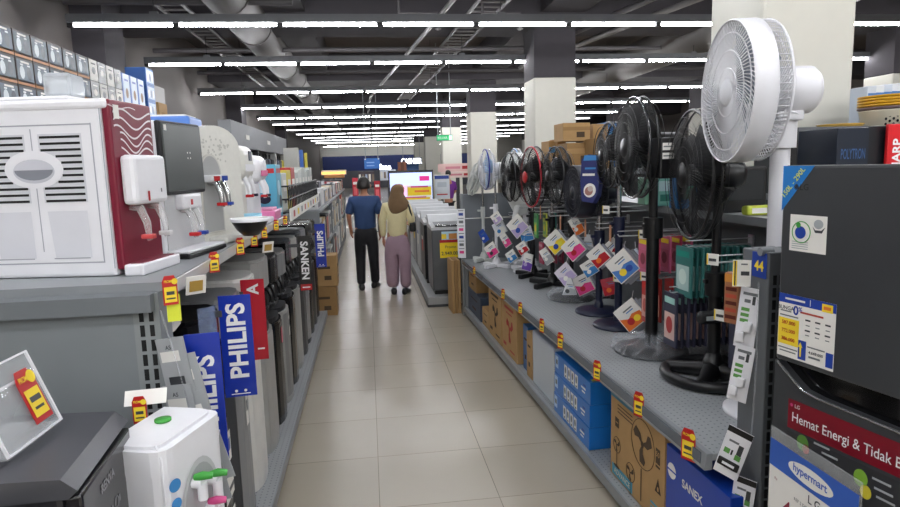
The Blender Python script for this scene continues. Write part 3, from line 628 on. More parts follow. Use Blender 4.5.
def fan(label, u, v, hz, r, depth, cm, pm=None, base='disc', br=.2, bm=None, hx=-.12, yaw=0., pitch=0., rim=None, blades=3, blm=None, spokes=56, swirl=.25, wire=.0019, band=False, hub=None, motor=None, rings=3, mlen=.16, mr=.065, zc=.55, pr=.017, tilt=0):
    pm = pm or cm; bm = bm or pm; rim = rim or cm; blm = blm or cm; hub = hub or cm; motor = motor or cm
    t = thing('pedestal_fan', label, 'fan', R(u, v, .652), RA, 'pedestal fans on the right shelf'); hz -= .652
    b = MB()
    if base == 'disc':
        b.lathe([(0, .035), (br * .25, .036), (br * .6, .03), (br * .95, .018), (br, .01), (br, 0), (0, 0)], bm, 36).lathe([(.035, .03), (.03, .06), (.02, .1), (0, .1)], bm, 16)
    elif base == 'ring':
        b.tube([(br * math.cos(a), br * 1.0 * math.sin(a), .026) for a in [2 * PI * i / 40 for i in range(40)]], .026, bm, 10, closed=True)
        for i in range(4):
            a = PI / 4 + i * PI / 2; b.tube([(0, 0, .05), (br * .5 * math.cos(a), br * .5 * math.sin(a), .036), (br * math.cos(a), br * math.sin(a), .028)], [.05, .036, .03], bm, 8)
        b.lathe([(.055, .03), (.05, .08), (.03, .13), (0, .13)], bm, 18)
    elif base == 'cross':
        for i in range(4):
            a = PI / 4 * .8 + i * PI / 2; M = T(0, 0, 0, 0, 0, a); b.box(0, br, -.022, .022, 0, .04, bm, .008, M)
        b.lathe([(.05, .03), (.045, .055), (.025, .1), (0, .1)], bm, 16)
    b.build('base', t)
    MB().cyl((0, 0, .05), (0, 0, hz * zc), pr, pm, n=14).cyl((0, 0, hz * zc - .02), (0, 0, hz - .05), pr * .7, CHROME if pr < .03 and pm != WHITE else pm, n=12).build('pole', t)
    MB().cyl((0, 0, hz * zc - .06), (0, 0, hz * zc + .05), pr * 1.55, pm, n=16).box(-.06, -.015, -.012, .012, hz * zc, hz * zc + .02, pm, .004).build('height_collar', t)
    n = Vector((-math.cos(yaw) * math.cos(pitch), -math.sin(yaw) * math.cos(pitch), math.sin(pitch))); x = Vector((math.sin(yaw), -math.cos(yaw), 0))
    H = frame((hx, 0, hz), x, n)
    # motor
    MB(H).lathe([(0, -depth / 2 - mlen), (mr * .8, -depth / 2 - mlen), (mr, -depth / 2 - mlen + .02), (mr * 1.05, -depth / 2), (0, -depth / 2)], motor, 22).box(-mr * .5, mr * .5, -mr * 1.3, -mr * .6, -depth / 2 - mlen * .75, -depth / 2 - mlen * .25, motor, .01).build('motor_housing', t)
    q = H @ Vector((0, -mr, -depth / 2 - mlen * .5)); MB().tube([(0, 0, hz - .1), (q.x * .6, q.y, hz - .08), (q.x, q.y, q.z)], [pr * 1.3, pr * 1.3, pr * 1.5], motor, 10).build('neck', t)
    for nm, sg, dz in (('rear_grille', -1, -depth / 2), ('front_grille', 1, depth / 2)):
        b = MB(H); hr = r * (.2 if sg > 0 else .25)
        for i in range(spokes):
            a = 2 * PI * i / spokes; pts = []
            for k in range(5):
                q_ = k / 4; rr = hr + (r - hr) * q_; aa = a + swirl * (1 - q_) * sg
                pts.append((rr * math.cos(aa), rr * math.sin(aa), dz * (1. - .75 * max(0, (q_ - .55) / .45) ** 2) if not band else dz))
            b.tube(pts, wire, cm, 3, caps=False)
        for k in range(rings):
            rr = hr + (r - hr) * (k + .6) / (rings + .3)
            b.tube([(rr * math.cos(a), rr * math.sin(a), dz) for a in [2 * PI * i / 40 for i in range(40)]], wire * 1.2, cm, 4, closed=True)
        o = b.build(nm, t)
        if sg > 0: MB(H).lathe([(0, dz + .012), (r * .16, dz + .01), (hr, dz + .002), (hr, dz - .01)], hub, 24).build('hub_cap', o)
    b = MB(H)
    if band:
        b.lathe([(r, depth / 2 + .006), (r * 1.015, depth / 2), (r * 1.015, -depth * .1), (r * 1.0, -depth * .12), (r * .99, depth / 2), (r * .985, depth / 2 + .006), (r, depth / 2 + .006)], rim, 56)
        for k in (-.5,): b.tube([(r * .98 * math.cos(a), r * .98 * math.sin(a), depth * k) for a in [2 * PI * i / 48 for i in range(48)]], .005, rim, 6, closed=True)
        for i in range(64):
            a = 2 * PI * i / 64; b.tube([(r * math.cos(a), r * math.sin(a), -depth * .1), (r * .98 * math.cos(a), r * .98 * math.sin(a), -depth * .5)], wire, rim, 3, caps=False)
    else:
        b.tube([(r * math.cos(a), r * math.sin(a), depth * .16) for a in [2 * PI * i / 48 for i in range(48)]], .0075, rim, 8, closed=True)
        b.tube([(r * math.cos(a), r * math.sin(a), -depth * .16) for a in [2 * PI * i / 48 for i in range(48)]], .0055, cm, 8, closed=True)
    b.build('rim', t)
    for i in range(blades):
        blade_mesh(MB(), r, blm, H @ T(0, 0, 0, 0, 0, 2 * PI * i / blades + .3)).build('blade', t) if 0 else None
        bb = MB(); blade_mesh(bb, r, blm, H @ T(0, 0, 0, 0, 0, 2 * PI * i / blades + .3), w0=.3 if blades > 3 else .4, w1=.42 if blades > 3 else .62); bb.build('blade', t)
    MB(H).cyl((0, 0, -depth * .4), (0, 0, depth * .25), r * .17, blm, n=18).build('blade_hub', t)
    return t
FW = mat('#e2e2e6', .3)
A = fan('large white pedestal fan with broad rim band, towering beside the grey refrigerator', .43, 2.29, 1.945, .262, .125, FW, base='disc', br=.178, hx=-.165, yaw=-.2, band=True, blades=7, blm=mat('#9aa2ac', .6), hub=mat('#d9dade', .6), spokes=88, swirl=.5, wire=.0024, rings=3, mlen=.2, mr=.088, zc=.88, pr=.036, bm=FW)
MB(T(.033, 0, .95)).box(-.002, .002, -.01, .01, -.05, .05, LGREY).build('label_plate', A)
b = MB(); M = A_M = frame((-.135 - .099, -.008, 1.96 - .652), (0, -1, 0), (-1, 0, 0)); b.disc(M, 0, .01, .008, .008, GREY, .004, 10).text('LUMIN', M, .0, -.012, .014, GREY, .004) if 0 else b.disc(M, -.012, 0, .007, .01, GREY, .004, 10).rect(M, .012, 0, .028, .009, GREY, .004); b.build('badge', A)
fan('tall black pedestal fan with thin wire grilles and spoked ring base, beside the white fan', .44, 2.72, 1.625, .29, .11, BLACK, base='ring', br=.218, hx=-.12, yaw=-.2, blades=3, blm=mat('#1c1e21', .6), spokes=92, wire=.0013, rings=5, zc=.48, pr=.03)
fan('big black pedestal fan with glossy rim, thick pole and plastic wrapped base', .37, 3.21, 1.765, .262, .13, BLACK, base='disc', br=.2, hx=-.10, yaw=-.12, rim=mat('#26272a', .15, coat=.5), blades=5, blm=mat('#1b1c1f', .6), spokes=92, wire=.0016, rings=4, zc=.62, pr=.034, mlen=.18, mr=.075)
fan('black pedestal fan half hidden behind the big black fan, on a navy disc base', .42, 3.76, 1.735, .2, .13, BLACK, base='disc', br=.16, hx=-.05, yaw=-.1, pm=NAVY, bm=NAVY, spokes=60, wire=.002, rings=4, zc=.6, pr=.024)
fan('navy drum shaped pedestal fan on a navy disc base draped with a printed cover', .45, 4.15, 1.50, .175, .18, mat('#1b1d28', .4), base='disc', br=.165, hx=-.10, pm=NAVY, bm=NAVY, band=True, rim=mat('#20222c', .4), spokes=70, wire=.002, rings=4, zc=.62, pr=.024)
fan('black pedestal fan on a wrapped base, left of the navy drum fan', .42, 4.62, 1.60, .215, .15, BLACK, base='disc', br=.17, hx=-.11, spokes=60, blm=mat('#1d1f22', .4), rings=3, zc=.6, pr=.018)
fan('black pedestal fan with bright red rim on black cross legs', .45, 5.18, 1.585, .25, .15, BLACK, base='cross', br=.24, hx=-.16, rim=mat('#b3202f', .3), hub=RED, spokes=56, rings=3, zc=.6, pr=.018, yaw=.05)
fan('black pedestal fan without red rim just left of the red rimmed fan', .42, 5.66, 1.58, .22, .16, BLACK, base='cross', br=.2, hx=-.19, spokes=60, rings=3, zc=.6, pr=.018)
fan('white pedestal fan with cloth wrapped head on white cross legs', .45, 6.0, 1.56, .2, .12, FW, base='cross', br=.18, hx=-.12, spokes=50, rings=2, zc=.6, pr=.018, blm=mat('#d5d8dc', .4))
fan('white pedestal fan with dark blue rim, light blue blades', .22, 6.3, 1.65, .2, .12, FW, base='cross', br=.17, hx=-.08, rim=mat('#22338f', .3), spokes=44, rings=2, zc=.6, pr=.016, blm=mat('#a9c6e4', .35))
fan('white pedestal fan with light blue hub and pale blue blades', .55, 6.4, 1.65, .2, .12, FW, base='cross', br=.17, hx=-.08, rim=mat('#8fb7e0', .3), hub=mat('#5d9bdc', .3), spokes=44, rings=2, zc=.6, pr=.016, blm=mat('#6ea7de', .35))
fan('pale grey pedestal fan tilted upward, farthest along the right shelf', .18, 6.74, 1.56, .19, .1, mat('#c3c6c2', .4), base='cross', br=.15, hx=-.07, pitch=.35, spokes=44, rings=2, zc=.6, pr=.016)
# lever on the tall black fan, wrap around base
t = thing('fan_remote_box', 'dark fan control handle hanging on the pole of the tall black fan', 'control box', R(.43, 2.68, .965), RA)
MB().box(-.1, .08, -.025, .025, -.03, .03, MBLACK, .024, seg=4).build('housing', t); MB().box(-.07, -.03, -.028, -.022, -.01, .01, LGREY, .002).build('button', t)
def wrap(u, v, r, label, h=.07):
    b = MB(); n = 40; prof = []
    vs = []; fs = []
    for i, (rr, z) in enumerate(((1.02, .001), (1.05, .03), (.95, h * .8), (.6, h), (.25, h * 1.15), (.12, h * 1.5))):
        for j in range(n): a = 2 * PI * j / n; k = 1 + random.uniform(-.06, .06); vs.append((r * rr * k * math.cos(a), r * rr * k * math.sin(a), z * (1 + random.uniform(-.25, .25))))
    for i in range(5):
        for j in range(n): fs.append((i * n + j, i * n + (j + 1) % n, (i + 1) * n + (j + 1) % n, (i + 1) * n + j))
    b.add(vs, fs, clear('#cfd4da', .12, .05)); one(b, 'plastic_wrap', label, 'plastic wrap', R(u, v, .652), RA)
wrap(.37, 3.21, .205, 'crumpled clear plastic wrapped over the base of the big black fan')
wrap(.42, 4.62, .175, 'crumpled clear plastic wrapped over the base under the pink pouches')
# labels on the big black fan's motor and printed cover on the drum fan
t = thing('motor_label', 'white sticker labels on black box behind the big black fan head', 'label', R(*uv(atY(663, 158, 3.0))), RA)
MB().box(-.04, .06, -.05, .05, -.1, .1, BLACK, .008).build('box', t); M = frame((0.01, -.0505, 0), NX, -NY); MB().rect(M, -.01, .055, .06, .035, PAPER).rect(M, -.01, .01, .06, .03, PAPER).rect(M, -.01, .055, .05, .006, GREY, .002).rect(M, -.01, .01, .05, .006, GREY, .002).build('sticker', t)
b = MB(); NV = mat('#252c66', .55, bump=.4, scale=20); M = frame((0, 0, 0), (.35, -1, 0), (-1, -.35, .12))
b.prism([(-.07, .13), (-.02, .16), (.05, .15), (.075, .05), (.06, -.1), (.03, -.15), (-.05, -.14), (-.07, -.02)], .05, NV, M)
b.poly(M, [(-.05, .155), (.05, .15), (.055, .12), (-.055, .12)], LBLUE, .052); b.rect(M, -.01, .03, .09, .015, PAPER, .052).rect(M, .0, .07, .08, .012, LBLUE, .052)
b.disc(M, .005, -.07, .045, .045, PAPER, .052).disc(M, .0, -.075, .03, .028, mat('#a5756a', .5), .0535).disc(M, .01, -.06, .02, .018, mat('#c9b8b0', .5), .054)
one(b, 'fan_cover', 'navy printed plastic cover with round picture hanging on the drum fan', 'cover', R(*uv(atY(594, 180, 3.93))), RA + .3)

b = MB().tube([(0, 0, .0), (0, .01, -.1), (.01, 0, -.25), (.03, 0, -.42), (.05, .01, -.58)], [.07, .15, .16, .12, .06], mat('#dfe1e0', .5, bump=.5, scale=14), 14)
b.tube([(.04, 0, -.4), (.0, -.06, -.52), (-.05, -.08, -.62)], [.03, .035, .015], mat('#dfe1e0', .5, bump=.5, scale=14), 8)
one(b, 'fan_cover', 'crumpled white cloth cover draped over a white fan left of the black fans', 'cover', R(.34, 5.95, 1.80), RA)

# ---------------------------------------------------------------- hooks with packs on the right back panel
HOOK = mat('#c6c8ca', .3, .35); LAB = {}
def hook(u0, v, z, label, plate=True):
    t = thing('display_hook', label, 'hook', R(u0, v, z), RA, 'wire hooks on the right back panel')
    b = MB().tube([(.757 - u0, 0, 0), (.01, 0, 0), (0, 0, .012)], .0042, HOOK, 6).tube([(.757 - u0, 0, .03), (.0, 0, .03)], .003, HOOK, 6)
    b.box(.75 - u0, .758 - u0, -.02, .02, -.02, .045, HOOK); b.build('wire', t)
    if plate:
        M = frame((-.002, -.0, .02), (-.3, -1, 0), (-1, .3, 0)); M = T(0, 0, 0) @ frame((0, 0, .015), (.5, -1, 0), (-1, -.5, 0))
        MB().box(-.028, .028, -.025, .025, 0, .002, PAPER, 0, M).rect(M, .0, -.002, .035, .012, DGREY, .003).rect(M, -.024, 0, .006, .046, YEL, .003).build('price_plate', t)
    return t
hk = [(.30, 2.52, 1.265, 'wire hook with white price plate beside the hanging strips of sockets', 1), (.33, 2.50, 1.02, 'lower wire hook with price plate by the dark packs near the tall fan', 1), (.40, 2.92, 1.28, 'wire hook holding the teal packs', 0),
      (.38, 3.35, 1.285, 'wire hook with white plate beside thick black pole holding the pink packs', 1), (.36, 3.0, 1.035, 'wire hook holding the dark blue packs', 0), (.38, 3.32, 1.05, 'wire hook with plate holding the red packs', 1),
      (.32, 3.55, 1.27, 'wire hook carrying yellow and blue pouches near the thick pole', 0), (.34, 3.95, 1.28, 'wire hook carrying the red and white pouches', 0), (.33, 4.35, 1.28, 'wire hook carrying the bright pink pouch', 0),
      (.33, 4.9, 1.29, 'wire hook carrying the yellow pouch behind the oval fan', 0), (.33, 5.3, 1.3, 'wire hook carrying green and yellow packs', 0), (.33, 5.8, 1.3, 'wire hook carrying the white pouches near the white fans', 0),
      (.33, 3.58, 1.0, 'lower wire hook carrying orange pouches', 1), (.33, 4.0, 1.03, 'lower wire hook carrying the dark red pouch', 0), (.33, 4.45, 1.04, 'lower wire hook carrying the pale lavender pouches', 0), (.33, 5.1, 1.05, 'lower wire hook carrying crimson packs', 0), (.33, 5.6, 1.06, 'lower wire hook carrying the purple pouch', 0),
      (.33, 3.75, 1.40, 'upper empty wire hook with yellow tag above the red pouches', 1), (.33, 4.6, 1.395, 'upper empty wire hook behind the navy poles', 0), (.33, 5.45, 1.39, 'upper empty wire hook behind the red rimmed fan', 0), (.33, 6.2, 1.2, 'wire hook behind the white fan legs', 0)]
for u, v, z, lb, pl in hk: hook(u, v, z - .015, lb, pl)
POUCH_C = {}
def pouch(px, py, v, s, c1, c2, label, shape=0, rot=.75, n=1):
    p = uv(atY(px, py, v)); 
    t = thing('product_pouch', label, 'pouch', R(p.x, p.y, p.z), RA + .55, 'pouches hanging on wire hooks')
    M = frame((0, 0, 0), (.25, -1, 0), (-1, -.25, 0)) @ Matrix.Rotation(rot, 4, 'Z')
    b = MB(); s *= 1.22; h = s / 2
    if shape == 0: pts = [(-h, -h), (h, -h), (h, h), (-h, h)]
    elif shape == 1: pts = [(-h * .8, -h * 1.3), (h * .8, -h * 1.3), (h * .7, h * 1.3), (-h * .7, h * 1.3)]
    else: pts = [(-h, -h), (h, -h * .8), (h * .3, h * 1.4), (-h * .2, h * 1.4)]
    for k in range(n):
        b.prism([(x + .0 * k, y - .006 * k) for x, y in pts], .014, c1 if k == 0 else mat('#8d9098', .4), M @ T(k * .012, -k * .01, -.02 * k))
    F = M @ T(0, 0, .0142)
    b.poly(F, [(pts[0][0] * .94, pts[0][1] * .94), (pts[1][0] * .94, pts[1][1] * .94), (h * .9, -h * .1), (h * .2, h * .05), (-h * .3, -h * .15), (pts[3][0] * .94, h * .2)], c2[0], .0012)
    if len(c2) > 1: b.disc(F, -h * .25, -h * .4, h * .32, h * .28, c2[1], .0022, 14)
    if len(c2) > 2: b.disc(F, h * .35, -h * .45, h * .3, h * .25, c2[2], .0026, 14)
    b.rect(F, h * .15, h * .5, h * .9, h * .1, GREY, .002).rect(F, h * .2, h * .3, h * .7, h * .08, LBLUE, .002)
    b.build('bag', t)
    MB().tube([M @ Vector((h * .7 if shape == 0 else 0, h * .7 if shape == 0 else h * 1.2, .007)), (.02, 0, s * .95)], .002, HOOK, 4).build('hanging_loop', t)
W = PAPER; PKC = mat('#e0448a', .4); CR = mat('#b3202c', .4); DBL = mat('#2a4aa0', .4); LAV = mat('#b9a9cf', .5); OR = mat('#e2722a', .4)
pouch(623, 266, 3.5, .125, W, (mat('#4d7fc4', .4), YEL, DBL), 'large white pouch with yellow and blue print, in front of the navy pole', n=3)
pouch(633, 261, 3.62, .10, mat('#cfd8e6', .35), (mat('#8fa6cf', .4), DBL), 'pale blue pouch just right of the large yellow and blue pouch', 0, .5)
pouch(644, 268, 3.66, .10, mat('#b9c3d4', .35), (DBL, W), 'blue wrapped pouch beside the thick black pole', 1, .1)
pouch(599, 256, 3.9, .10, W, (CR, OR), 'white pouch with red print hanging before the drum fan pole', n=2)
pouch(613, 250, 3.95, .10, W, (CR, W), 'white and red pouch between the two navy poles', n=2)
pouch(574, 248, 4.3, .115, W, (PKC, CR), 'white pouch with bright pink print left of the drum fan', n=2)
pouch(588, 246, 4.42, .10, mat('#d3d3d6', .4), (LGREY,), 'plain pale pouch behind the bright pink pouch', 2, 0)
pouch(556, 242, 4.85, .125, W, (YEL, DBL, mat('#e9e04a', .4)), 'white pouch with yellow and blue print under the oval black fan', n=2)
pouch(566, 274, 4.4, .105, mat('#dcd6e2', .4), (LAV, W), 'lavender and white pouch low before the wrapped base', n=1)
pouch(570, 288, 4.36, .09, mat('#d5d6d8', .4), (LGREY, DGREY), 'grey and white cone shaped pouch over the wrapped base', 2, 0)
pouch(584, 284, 4.4, .115, W, (PKC, CR), 'white pouch with crimson pink print over the wrapped base', 0, .5, n=2)
pouch(611, 286, 3.98, .095, mat('#b6404e', .4), (CR, OR), 'dark red pouch behind the right navy pole', 0, .3)
pouch(631, 315, 3.5, .125, W, (OR, CR, YEL), 'white pouch with orange and red print over the navy disc base', n=3)
pouch(646, 310, 3.55, .1, mat('#d9d4cc', .4), (LGREY, OR), 'pale pouch tucked behind the orange printed pouch', 0, .4)
pouch(518, 226, 5.75, .14, W, (LAV, DBL), 'white pouch with purple print near the white fan', n=1)
pouch(527, 234, 5.7, .11, mat('#e3e5ea', .4), (LBLUE,), 'white folded pouch right of the purple printed pouch', 0, .3)
pouch(528, 262, 5.5, .10, W, (mat('#6d4aa8', .4), LAV), 'white pouch with violet print low beside the black cross legs', 1, -.2)
pouch(492, 250, 6.3, .11, W, (PKC, DGREY), 'white pouch with magenta print over the white cross legs', 0, .6)
pouch(500, 228, 6.2, .11, mat('#dfe2e8', .4), (W, LBLUE), 'white pouch hanging between white fan poles', 0, .5)
for k, (px, py, v, c_, lb) in enumerate(((497, 218, 6.1, LAV, 'small white pouch with mauve print at top left of the hooks'), (506, 240, 6.0, PKC, 'small white pouch with magenta print between white poles'), (512, 256, 5.9, LBLUE, 'small pale pouch with blue print low between white poles'), (484, 236, 6.5, DBL, 'small navy pouch by the grey end cap'), (523, 248, 5.6, CR, 'small pouch with red print under the purple printed pouch'), (547, 256, 5.0, LGREY, 'small grey pouch between the black poles'), (590, 268, 4.1, LBLUE, 'small pale blue pouch left of the navy pole'), (577, 226, 4.5, OR, 'small orange pouch high behind the drum fan pole'))):
    pouch(px, py, v, .085, W if k != 3 else DBL, (c_, W), lb, k % 2 * 1, .6)
for px, py, v, lb in ((561, 222, 4.95, 'peach coloured hanger tab below the oval black fan'), (586, 228, 4.25, 'peach coloured hanger tab below the drum fan'), (541, 212, 5.3, 'orange hanger tab on the green pack by the red rimmed fan'), (611, 232, 3.9, 'peach coloured hanger tab between the navy poles')):
    p = uv(atY(px, py, v)); one(MB(frame((0, 0, 0), (0, -1, 0), (-1, 0, 0))).prism([(-.025, -.06), (.025, -.06), (.03, .03), (0, .06), (-.03, .03)], .01, mat('#c99070', .5)), 'hanger_tab', lb, 'tab', R(p.x, p.y, p.z), RA - .3)
def packs(u0, u1, v, z0, z1, wd, n, c, face, label, group):
    """thin packs one behind the other on a hook"""
    for i in range(n):
        u = u0 + (u1 - u0) * i / max(1, n - 1)
        b = MB().box(-.006, .006, -wd / 2, wd / 2, z0 - z1, 0, c[i % len(c)], .002); M = frame((-.0065, 0, (z0 - z1) / 2), (0, -1, 0), (-1, 0, 0)); h = z1 - z0
        if face: b.rect(M, 0, -h * .12, wd * .8, h * .5, face[0]).disc(M, 0, -h * .1, wd * .25, h * .16, face[1], .002); b.rect(M, 0, h * .36, wd * .8, h * .12, face[2], .0016)
        one(b, 'hanging_pack', label[0] if i == 0 else label[1], 'pack', R(u, v, z1), RA, group if n > 1 else None)
TL = (mat('#3f7a76', .4), mat('#2d625f', .4), mat('#478783', .4))
packs(.41, .72, 2.95, 1.01, 1.262, .15, 11, TL, (mat('#b7d3cf', .4), mat('#d8ece4', .4), mat('#1f8f80', .4)), ('foremost teal pack of the row hung behind the tall black fan pole', 'teal pack behind the foremost one on the hook behind the tall black fan pole'), 'teal packs on one hook')
packs(.42, .60, 2.52, 1.06, 1.25, .12, 5, TL, None, ('foremost dark teal pack behind the hanging socket strips', 'dark teal pack in the row behind the foremost, near the socket strips'), 'dark teal packs on one hook')
DP = (mat('#3a3a4c', .4), mat('#2c2c3a', .4), mat('#454559', .4))
packs(.37, .70, 3.0, .74, 1.02, .13, 11, DP, (mat('#d9b8ae', .4), mat('#b03c3c', .4), mat('#a8d8cf', .4)), ('foremost dark slate pack with peach front below the teal packs', 'dark slate pack behind the peach fronted one below the teal packs'), 'dark slate packs on one hook')
packs(.42, .62, 2.5, .76, 1.0, .12, 6, DP, None, ('foremost dark slate pack between tall fan pole and socket strips', 'dark slate pack behind the foremost between tall fan pole and socket strips'), 'dark slate packs near the strips')
packs(.40, .66, 3.37, 1.06, 1.27, .12, 5, (mat('#d0698c', .4), mat('#b8455f', .4)), (mat('#c9607a', .4), mat('#8c3040', .4), YEL), ('foremost pink pack hanging just right of the thick black pole', 'pink pack behind the foremost one beside the thick black pole'), 'pink packs on one hook')
packs(.40, .68, 3.34, .78, 1.03, .085, 5, (mat('#c43a38', .4), mat('#a8302e', .4)), (mat('#e0a79a', .4), mat('#c05a50', .4), mat('#d4302a', .4)), ('foremost red topped pack hanging low right of the thick black pole', 'red topped pack behind the foremost one right of the thick black pole'), 'red packs on one hook')
packs(.33, .5, 5.1, .86, 1.04, .11, 4, (mat('#a03a52', .4), mat('#7f2c40', .4)), (mat('#b85a70', .4), mat('#6d2436', .4), mat('#c98a96', .4)), ('foremost crimson pack hanging beside the black cross legs', 'crimson pack behind the foremost beside the black cross legs'), 'crimson packs on one hook')
packs(.34, .5, 5.28, 1.06, 1.27, .10, 3, (mat('#4a9a5c', .4), mat('#c9d04a', .4), mat('#3d8a80', .4)), (mat('#8fbf5a', .4), YEL, mat('#2f7a4a', .4)), ('foremost green and yellow pack below the red rimmed fan', 'green or yellow pack behind the foremost below the red rimmed fan'), 'green packs on one hook')
b = MB(frame((0, 0, 0), (.4, -1, 0), (-1, -.4, 0))).box(-.03, .03, -.19, 0, 0, .03, mat('#a06a4a', .45), .006); M = frame((0, 0, 0), (.4, -1, 0), (-1, -.4, 0)); b.rect(Matrix(), 0, -.02, .055, .03, mat('#c9863a', .4), .031)
for k in range(5): b.rect(Matrix(), 0, -.06 - k * .026, .045, .014, (mat('#5a2018', .4), mat('#b8503a', .4))[k % 2], .031)
one(b, 'snack_pack', 'brown and copper striped pack hanging left of the socket strips', 'pack', R(*uv(atY(737, 272, 2.12))), RA)
# socket blister strips hanging at the shelf corner
GRN = mat('#5d9a4a', .5)
def blister(px, py, v, ln, wd, label, a=0., dark=False, ry=.12):
    p = uv(atY(px, py, v)); t = thing('blister_pack', label, 'blister pack', R(p.x, p.y, p.z), RA, 'white blister packs at the shelf corner')
    M = frame((0, 0, 0), (.62, -.78, 0), (-.78, -.62, 0)) @ Matrix.Rotation(a, 4, 'Z')
    MB().box(-wd / 2, wd / 2, -ln, 0, 0, .003, WHITE, .001, M).build('card', t)
    b = MB()
    if not dark:
        for k in range(3): b.rect(M, -wd * .15, -ln * .36 - k * .02, wd * .4, .012, GRN, .0036)
        b.rect(M, 0, -ln * .1, wd * .7, .01, GREY, .0036).rect(M, wd * .2, -ln * .2, .01, .03, DGREY, .0036).rect(M, -wd * .1, -ln * .22, .02, .012, GREY, .0036)
        b.box(-wd * .1, wd * .32, -ln * .72, -ln * .55, .003, .022, WHITE, .005, M).box(-wd * .42, wd * .02, -ln * .9, -ln * .72, .003, .022, WHITE, .005, M)
    else:
        b.rect(M, 0, -.012, wd, .022, BLACK, .0036).rect(M, -wd * .1, -ln * .28, wd * .4, .008, GREY, .0036).rect(M, wd * .22, -ln * .4, wd * .2, .04, DGREY, .0036).rect(M, -wd * .25, -ln * .5, wd * .24, .02, GRN, .0036).rect(M, wd * .22, -ln * .56, wd * .24, .02, GRN, .0036)
        b.rect(M, -wd * .05, -ln * .5, .006, .02, BLACK, .0036); b.box(-wd * .45, wd * .42, -ln * .82, -ln * .66, .003, .012, BLACK, .004, M).rect(M, .0, -ln * .74, wd * .5, .01, WHITE, .0125)
    b.build('product', t)
blister(752, 288, 1.97, .215, .068, 'white blister card with two sockets, upper one hung at the shelf corner', -.1)
blister(746, 346, 1.97, .205, .066, 'white blister card with two sockets, lower one hung at the shelf corner', -.13)
blister(742, 430, 1.93, .19, .085, 'white card with black header and green marks dangling below the socket cards', -.28, True)
blister(746, 478, 1.93, .16, .075, 'white card with green marks at the bottom of the hanging strip', -.1, True)
t = thing('price_card', 'white price card with yellow stripe at the top of the socket strips', 'price card', R(*uv(atY(746, 266, 1.93))), RA)
M = frame((0, 0, 0), (.9, -.5, 0), (-.5, -.9, 0)); MB().box(-.04, .016, -.07, .02, 0, .002, PAPER, 0, M).rect(M, -.002, -.025, .026, .014, DGREY, .003).rect(M, -.005, 0.006, .02, .005, GREY, .003).rect(M, -.033, -.025, .012, .085, YEL, .003).rect(M, -.033, -.025, .004, .085, BLACK, .0035).build('card', t)
one(MB(frame((0, 0, 0), (.0, -1, 0), (-1, 0, 0))).tube([(0, 0, 0), (.005, -.3, .0), (-.01, -.62, 0)], .003, PLAST, 5), 'card_strip', 'clear plastic strip holding the socket cards', 'strip', R(.105, 1.93, 1.28), RA)
t = thing('aisle_number_sign', 'small blue sign with yellow number 44 on the grey upright', 'sign', R(.1185, 1.955, 1.335), RA)
MB().box(-.002, 0, -.045, .03, -.04, .045, BLUE).build('plate', t); MB().text('44', frame((-.0022, -.008, 0), (0, -1, 0), (-1, 0, 0)), 0, 0, .036, YEL, .001, .03).build('number', t)

# ---------------------------------------------------------------- boxes on the right base shelf
def carton(u, v0, v1, z1, dep, c, label, draw, cat='box', z0=.102, rz=0):
    t = thing('product_box', label, cat, R(u, v0, z0), RA + rz, 'boxes on the right base shelf'); L, H = v1 - v0, z1 - z0
    MB().box(0, dep, 0, L, 0, H, c, .003).build('carton', t)
    F = frame((-.0002, L / 2, H / 2), (0, -1, 0), (-1, 0, 0)); Fn = frame((dep / 2, -.0002, H / 2), NX, -NY)
    b = MB(); draw(b, F, L, H, Fn, dep); b.build('print', t); return t
def fan_icon(b, M, x, y, r, m):
    for k in range(3):
        a = k * 2.094 + .4; b.poly(M, [(x + r * q * math.cos(a + d), y + r * q * math.sin(a + d)) for q, d in ((.12, -.6), (.5, -.5), (.95, -.15), (1., .3), (.8, .5), (.45, .25), (.15, .5))], m, .002 + k * .0002)
    b.disc(M, x, y, r * .16, r * .16, m, .003, 12)
def ring(b, M, x, y, r, m, wd=.003): b.tube([M @ Vector((x + r * math.cos(a), y + r * math.sin(a), .0012)) for a in [2 * PI * i / 28 for i in range(28)]], wd / 2, m, 4, closed=True)
INKF = mat('#4d3d2c', .8); 
def d_sanex(b, F, L, H, Fn, D):
    b.disc(F, -L * .39, H * .26, .034, .034, W, .0015); b.rect(F, -L * .39, H * .26, .07, .008, mat('#1c3f9e', .4), .002); b.text('SANEX', F, -.02, H * .24, .036, W, .0015, .03, maxw=.17)
    b.rect(F, -.06, -H * .22, .2, .09, W, .0015).text('SANEX', F, -.06, -H * .19, .03, BLUE, .0025, .02).rect(F, -.06, -H * .33, .16, .012, LBLUE, .002)
carton(.03, 1.93, 2.385, .515, .5, mat('#1740a4', .3), 'blue box with white lettering and round logo at the near end of the base shelf', d_sanex)
